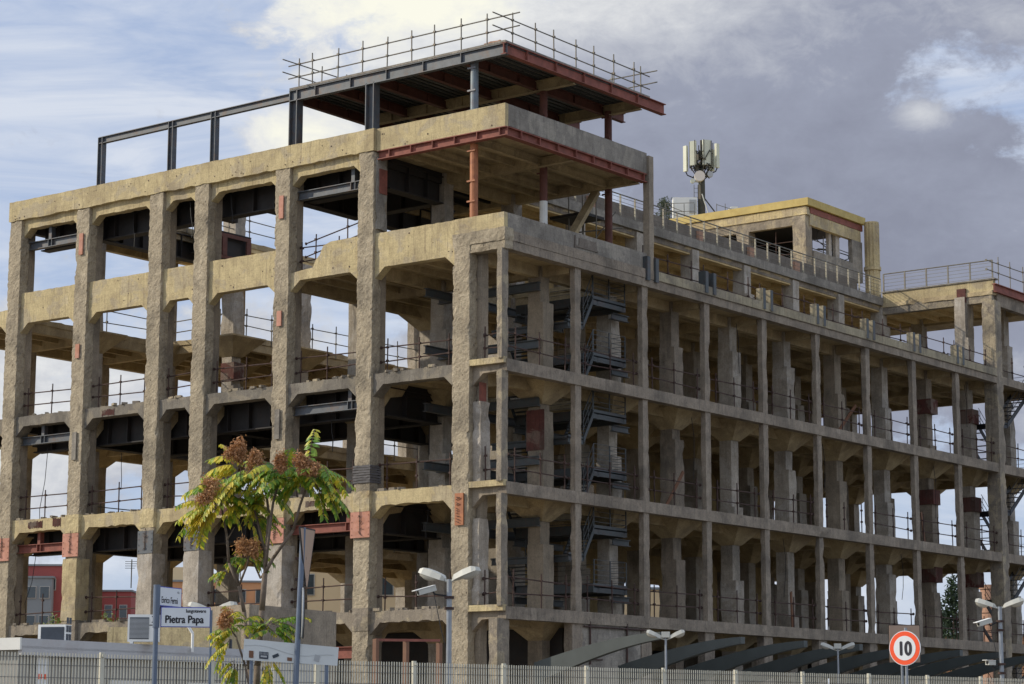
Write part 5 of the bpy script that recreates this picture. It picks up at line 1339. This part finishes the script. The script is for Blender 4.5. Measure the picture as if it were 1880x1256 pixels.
def pinnate(base, d, L, droop, pairs=11, size=0.105):
    """one long compound leaf: an arching stalk with pairs of hanging leaflets"""
    d = Vector(d).normalized(); side = d.cross(UP)
    if side.length < .1: side = RT.copy()
    side.normalize(); p = Vector(base); prev = p.copy(); hd = d.copy()
    for i in range(pairs+1):
        hd = (hd-UP*droop/pairs).normalized(); p = prev+hd*L/pairs
        stalk.tube(prev, p, 0.0045, n=3, cap=False)
        if i > 1:
            up = side.cross(hd).normalized(); sz = size*(1.0-0.35*abs(i/pairs-0.45))
            for sg in (-1, 1):
                ld = (side*sg*0.92+hd*0.28-UP*lr.uniform(.25, .95)).normalized(); lw = sz*0.23*lr.uniform(.8, 1.2); wv = (hd-ld*hd.dot(ld)).normalized()
                l_ = sz*lr.uniform(.85, 1.25); nrm = wv.cross(ld)
                q = p; a = q+ld*l_*0.3+wv*lw+nrm*0.01; b_ = q+ld*l_*0.3-wv*lw+nrm*0.01; cc = q+ld*l_*0.65-UP*l_*0.06; tt = q+ld*l_-UP*l_*0.18
                m1 = q+ld*l_*0.65+wv*lw*0.9-UP*l_*0.04; m2 = q+ld*l_*0.65-wv*lw*0.9-UP*l_*0.04
                leaf.add([q, a, m1, tt, m2, b_, cc], [(0, 1, 6), (1, 2, 6), (2, 3, 6), (3, 4, 6), (4, 5, 6), (5, 0, 6)])
        prev = p
def spray(px, py, w, n, L, droop, ang0, ang1, size=0.125):
    b = tp_(px, py+8, w); n = int(n*1.1); droop *= 0.8
    for k in range(n):
        a = R(ang0+(ang1-ang0)*(k+0.5)/n+lr.uniform(-8, 8)); dpt = lr.uniform(-.75, .75)
        pinnate(b+Vector((lr.uniform(-.04, .04), lr.uniform(-.04, .04), lr.uniform(-.06, .06))), RT*math.cos(a)*1.1+UP*(math.sin(a)*(0.42 if math.sin(a) > 0 else 0.8))+FW*dpt, L*0.92*lr.uniform(.7, 1.2), droop*lr.uniform(.8, 1.2), size=size*lr.uniform(.9, 1.15))
spray(432, 850, .4, 9, 0.62, 1.3, 10, 175)
spray(425, 880, .3, 8, 0.70, 1.4, 150, 215)
spray(385, 925, .4, 9, 0.66, 1.3, 120, 235)
spray(395, 905, .2, 8, 0.55, 1.4, -30, 130)
spray(470, 870, .2, 9, 0.60, 1.5, 20, 165)
spray(468, 865, .0, 8, 0.75, 1.5, 160, 215)
spray(515, 870, -.3, 11, 0.62, 1.6, -10, 190)
spray(530, 880, -.3, 8, 0.60, 1.6, 0, 180)
spray(567, 870, -.35, 13, 0.62, 1.6, -40, 130)
spray(575, 900, -.35, 7, 0.60, 1.6, -70, 20)
spray(560, 880, -.35, 6, 0.55, 1.6, 100, 200)
spray(445, 925, .3, 8, 0.50, 1.4, -40, 220)
spray(480, 905, .2, 8, 0.50, 1.6, -40, 220)
spray(452, 950, .3, 6, 0.42, 1.3, -80, 60, .09)
spray(440, 1020, .5, 7, 0.36, 1.5, 0, 230, .09)
spray(450, 1015, .4, 6, 0.36, 1.6, -60, 120, .09)
spray(405, 1040, .4, 3, 0.3, 1.5, 120, 240, .07)
spray(432, 1160, -.4, 6, 0.42, 1.4, 40, 220, .09)
spray(425, 1180, -.4, 4, 0.42, 1.5, 185, 235, .09)
spray(450, 1150, -.4, 7, 0.50, 1.3, 20, 160, .10)
spray(500, 1155, -.4, 10, 0.50, 1.4, -30, 150, .10)
spray(440, 1220, -.4, 5, 0.4, 1.5, 180, 270, .08)
spray(490, 1215, -.2, 5, 0.4, 1.5, 230, 330, .08)
obj('leaf_crown', leaf, M['leaf'], TR)
obj('leaf_stalk', stalk, M['bark'], TR)
def seeds(px, py, w, rx, rz, n):
    mb = MB(); c0_ = tp_(px, py, w); subs = [c0_+RT*lr.uniform(-.7, .7)*rx+UP*lr.uniform(-.9, 1.1)*rz for _ in range(7)]
    RX, RZ = rx*0.85, rz*0.85; n = int(n*0.8)
    for k in range(n//7):
        c = subs[k % 7]; rx = RX*0.55; rz = RZ*0.7
        th = lr.uniform(0, 6.28); ph = lr.uniform(-.9, 1.2); r = lr.uniform(.3, 1)
        r = abs(lr.gauss(0.55, .38)); q = c+RT*math.cos(th)*math.cos(ph)*rx*r+FW*math.sin(th)*math.cos(ph)*rx*0.8*r+UP*math.sin(ph)*rz*r
        mb.tube(c-UP*rz*0.8, q, 0.0035, n=3, cap=False)
        for _ in range(7):
            s = q+Vector((lr.gauss(0, .025), lr.gauss(0, .025), lr.gauss(0, .03))); a = Vector((lr.gauss(0, 1), lr.gauss(0, 1), lr.gauss(0, 1)-0.6)).normalized(); b_ = a.orthogonal().normalized(); l = lr.uniform(.018, .034)
            mb.add([s, s+a*l+b_*l*.35, s+a*2*l, s+a*l-b_*l*.35], [(0, 1, 2, 3)])
    return obj('seed_cluster', mb, M['seed'], TR)
seeds(428, 846, -.2, .17, .13, 1900); seeds(466, 860, -.3, .13, .11, 1100); seeds(522, 868, -.6, .13, .09, 1000); seeds(562, 874, -.8, .22, .11, 2100)
seeds(380, 916, -.2, .17, .12, 1700); seeds(448, 1015, .0, .20, .10, 1300); seeds(424, 1150, -.8, .11, .10, 1100)

# ------------------------------------------------------------------ background
def house(name, label, p0, u, w, dep, h, mat, floors, cols, win=(1.1, 1.5), base_z=0, trim=None, sill=True):
    """house: p0 near-left foot, u facade direction"""
    p0 = Vector((p0[0], p0[1], base_z)); u = Vector((u[0], u[1], 0)).normalized(); n = Vector((u.y, -u.x, 0))
    t = thing(name, label, 'building', tuple(p0))
    obj('wall', MB().obox(p0+u*w/2-n*dep/2+UP*h/2, u, n, UP, w/2, dep/2, h/2), mat, t)
    obj('roof', MB().obox(p0+u*w/2-n*dep/2+UP*(h+0.08), u, n, UP, w/2+0.12, dep/2+0.12, 0.08), trim or M['greyhouse'], t)
    fh = h/floors
    for f in range(max(0, floors-3), floors):
        for c in range(cols):
            q = p0+u*(w*(c+0.5)/cols)+UP*(fh*f+fh*0.5)
            wd = obj('window', MB().obox(q+n*0.03, u, n, UP, win[0]/2+0.06, 0.05, win[1]/2+0.06), M['whitetrim'], t)
            obj('pane', MB().obox(q+n*0.09, u, n, UP, win[0]/2, 0.02, win[1]/2), M['glass'], wd)
    return t
def aerials(p, n, rnd):
    t = thing('roof_aerial', 'thin television aerials', 'aerial', tuple(p)); return t
U1 = (0.72, 0.69)
h1 = house('apartment_block', 'red rendered block with a grey glazed bay seen through the far left opening', (-104.8, 65.3), (0.8, 0.6), 5.0, 10, 16.0, M['redhouse'], 5, 3, (0.5, 0.9))
h2 = house('grey_annex', 'grey rendered bay with a row of white windows on the red block', (-102.6, 65.7), (0.8, 0.6), 2.3, 1.2, 14.9, M['greyhouse'], 6, 2, (0.75, 0.95))
h3 = house('red_house', 'lower red block with flat roof seen through the second opening from the left', (-112.0, 72.4), (0.8, 0.6), 10.8, 10, 14.4, M['redhouse'], 4, 8, (0.6, 1.1))
h4 = house('ochre_block', 'ochre block with long balconies seen below the young tree', (-86.6, 66.2), U1, 15, 12, 14.0, M['orangehouse'], 6, 8, (1.0, 1.1))
for k in range(4):
    q = Vector((-86.6, 66.2, 0))+Vector((0.72, 0.69, 0)).normalized()*7.5+Vector((0.69, -0.72, 0)).normalized()*0.6
    obj('balcony', MB().obox(q+UP*(4.2+2.4*k+0.45), Vector((0.72, 0.69, 0)).normalized(), Vector((0.69, -0.72, 0)).normalized(), UP, 7.2, 0.5, 0.42), M['orangehouse'] if k % 2 else M['palehouse'], h4)
for k, (a_, w_h) in enumerate(((1.5, 1.2), (5.0, 0.7), (9.5, 1.6), (13.0, 0.9))):
    q = Vector((-86.6, 66.2, 14.16))+Vector((0.72, 0.69, 0)).normalized()*a_-Vector((0.69, -0.72, 0)).normalized()*3
    obj('roof_hut', MB().obox(q+UP*w_h/2, Vector((0.72, 0.69, 0)).normalized(), Vector((0.69, -0.72, 0)).normalized(), UP, 0.9, 0.9, w_h/2), M['palehouse'], h4)
h5 = house('sandy_house', 'pale sandy house with tall shuttered windows seen through the opening left of the plated column', (-52, 44.5), (0.8, 0.6), 13, 9, 12.6, M['palehouse'], 5, 5, (0.7, 1.3))
h6 = house('cream_house', 'sunlit cream house glimpsed between the street columns behind the stairs', (-46, 60), (0.8, 0.6), 16, 9, 11.6, M['palehouse'], 4, 6, (0.7, 1.3))
h7 = house('low_house', 'low white and brown house at the foot of the cypress', (-30, 90), (0.85, 0.5), 26, 9, 9.0, M['orangehouse'], 3, 7)
for (b, zt) in (((-105, 67), 15.3), ((-101, 80), 14.7), ((-84, 73), 14.5), ((-90, 69), 14.5), ((-103, 78.5), 14.7)):
    t = thing('roof_aerial', {0: 'television aerial on the red block roof', 1: 'television aerial on the lower red block, right one', 2: 'television aerial at the right end of the ochre block', 3: 'television aerial on the left of the ochre block', 4: 'television aerial on the lower red block, left one'}[[15.3, 14.7, 14.5, 14.5, 14.7].index(zt) if False else ((-105, 67), (-101, 80), (-84, 73), (-90, 69), (-103, 78.5)).index(b)], 'aerial', (b[0], b[1], zt), 0, 'roof aerials')
    mb = MB().tube((b[0], b[1], zt), (b[0], b[1], zt+2.6), 0.05, n=4)
    for k in range(4): mb.tube(Vector((b[0], b[1], zt+2.4-0.2*k))-RT*0.6, Vector((b[0], b[1], zt+2.4-0.2*k))+RT*(0.6-0.1*k), 0.03, n=4)
    obj('aerial_rods', mb, M['mastdark'], t)
def conifer(x, y, h, r, label):
    t = thing('cypress_tree', label, 'tree', (x, y, 0), 0, 'cypresses behind the building'); mb = MB(); rr = random.Random(int(x*10+y))
    for k in range(70):
        z = 1.0+(h-1.0)*rr.random(); f = z/h; rad = r*min(1, 3*(1-f)**0.75)*(0.9 if f > .1 else .7); a = rr.uniform(0, 6.28)
        leaf_cloud(mb, (x+rad*.6*math.cos(a), y+rad*.6*math.sin(a), z), (rad*.5+.1, rad*.5+.1, .9), 75, 0.16, rr)
    obj('crown', mb, M['cypress'], t); obj('trunk', MB().tube((x, y, 0), (x, y, h*0.8), 0.2, 0.05), M['bark'], t)
conifer(-16.6, 69.6, 11.7, 1.1, 'tall dark cypress seen between the last street columns above the fence')
conifer(-22.5, 78.0, 11.0, 1.0, 'smaller cypress just left of the speed sign seen through the building')
def bush(x, y, z, s, label, mat='bush'):
    t = thing('garden_tree', label, 'tree', (x, y, 0), 0, 'garden trees behind the building'); mb = MB(); rr = random.Random(int(abs(x)*7+y))
    for k in range(14): leaf_cloud(mb, (x+rr.uniform(-1, 1)*s, y+rr.uniform(-1, 1)*s, z+rr.uniform(-1, 1)*s), (s*.5, s*.5, s*.5), 90, 0.16, rr)
    obj('crown', mb, M[mat], t); obj('trunk', MB().tube((x, y, 0), (x, y, z), 0.18, 0.08), M['bark'], t)
bush(-88, 58, 8.5, 1.7, 'yellow green tree left, in front of the red block'); bush(-86, 60.5, 9.0, 1.5, 'yellow green tree right, in front of the red block')
ch = thing('brick_chimney', 'round brown brick chimney behind the escape stair at the right', 'chimney', (-23.5, 89.5, 0))
obj('shaft', MB().tube((-23.5, 89.5, 0), (-23.5, 89.5, 12.3), 0.75, 0.7, n=20), M['brick'], ch); obj('cap', MB().tube((-23.5, 89.5, 12.3), (-23.5, 89.5, 12.6), 0.8, n=20), M['brick'], ch)
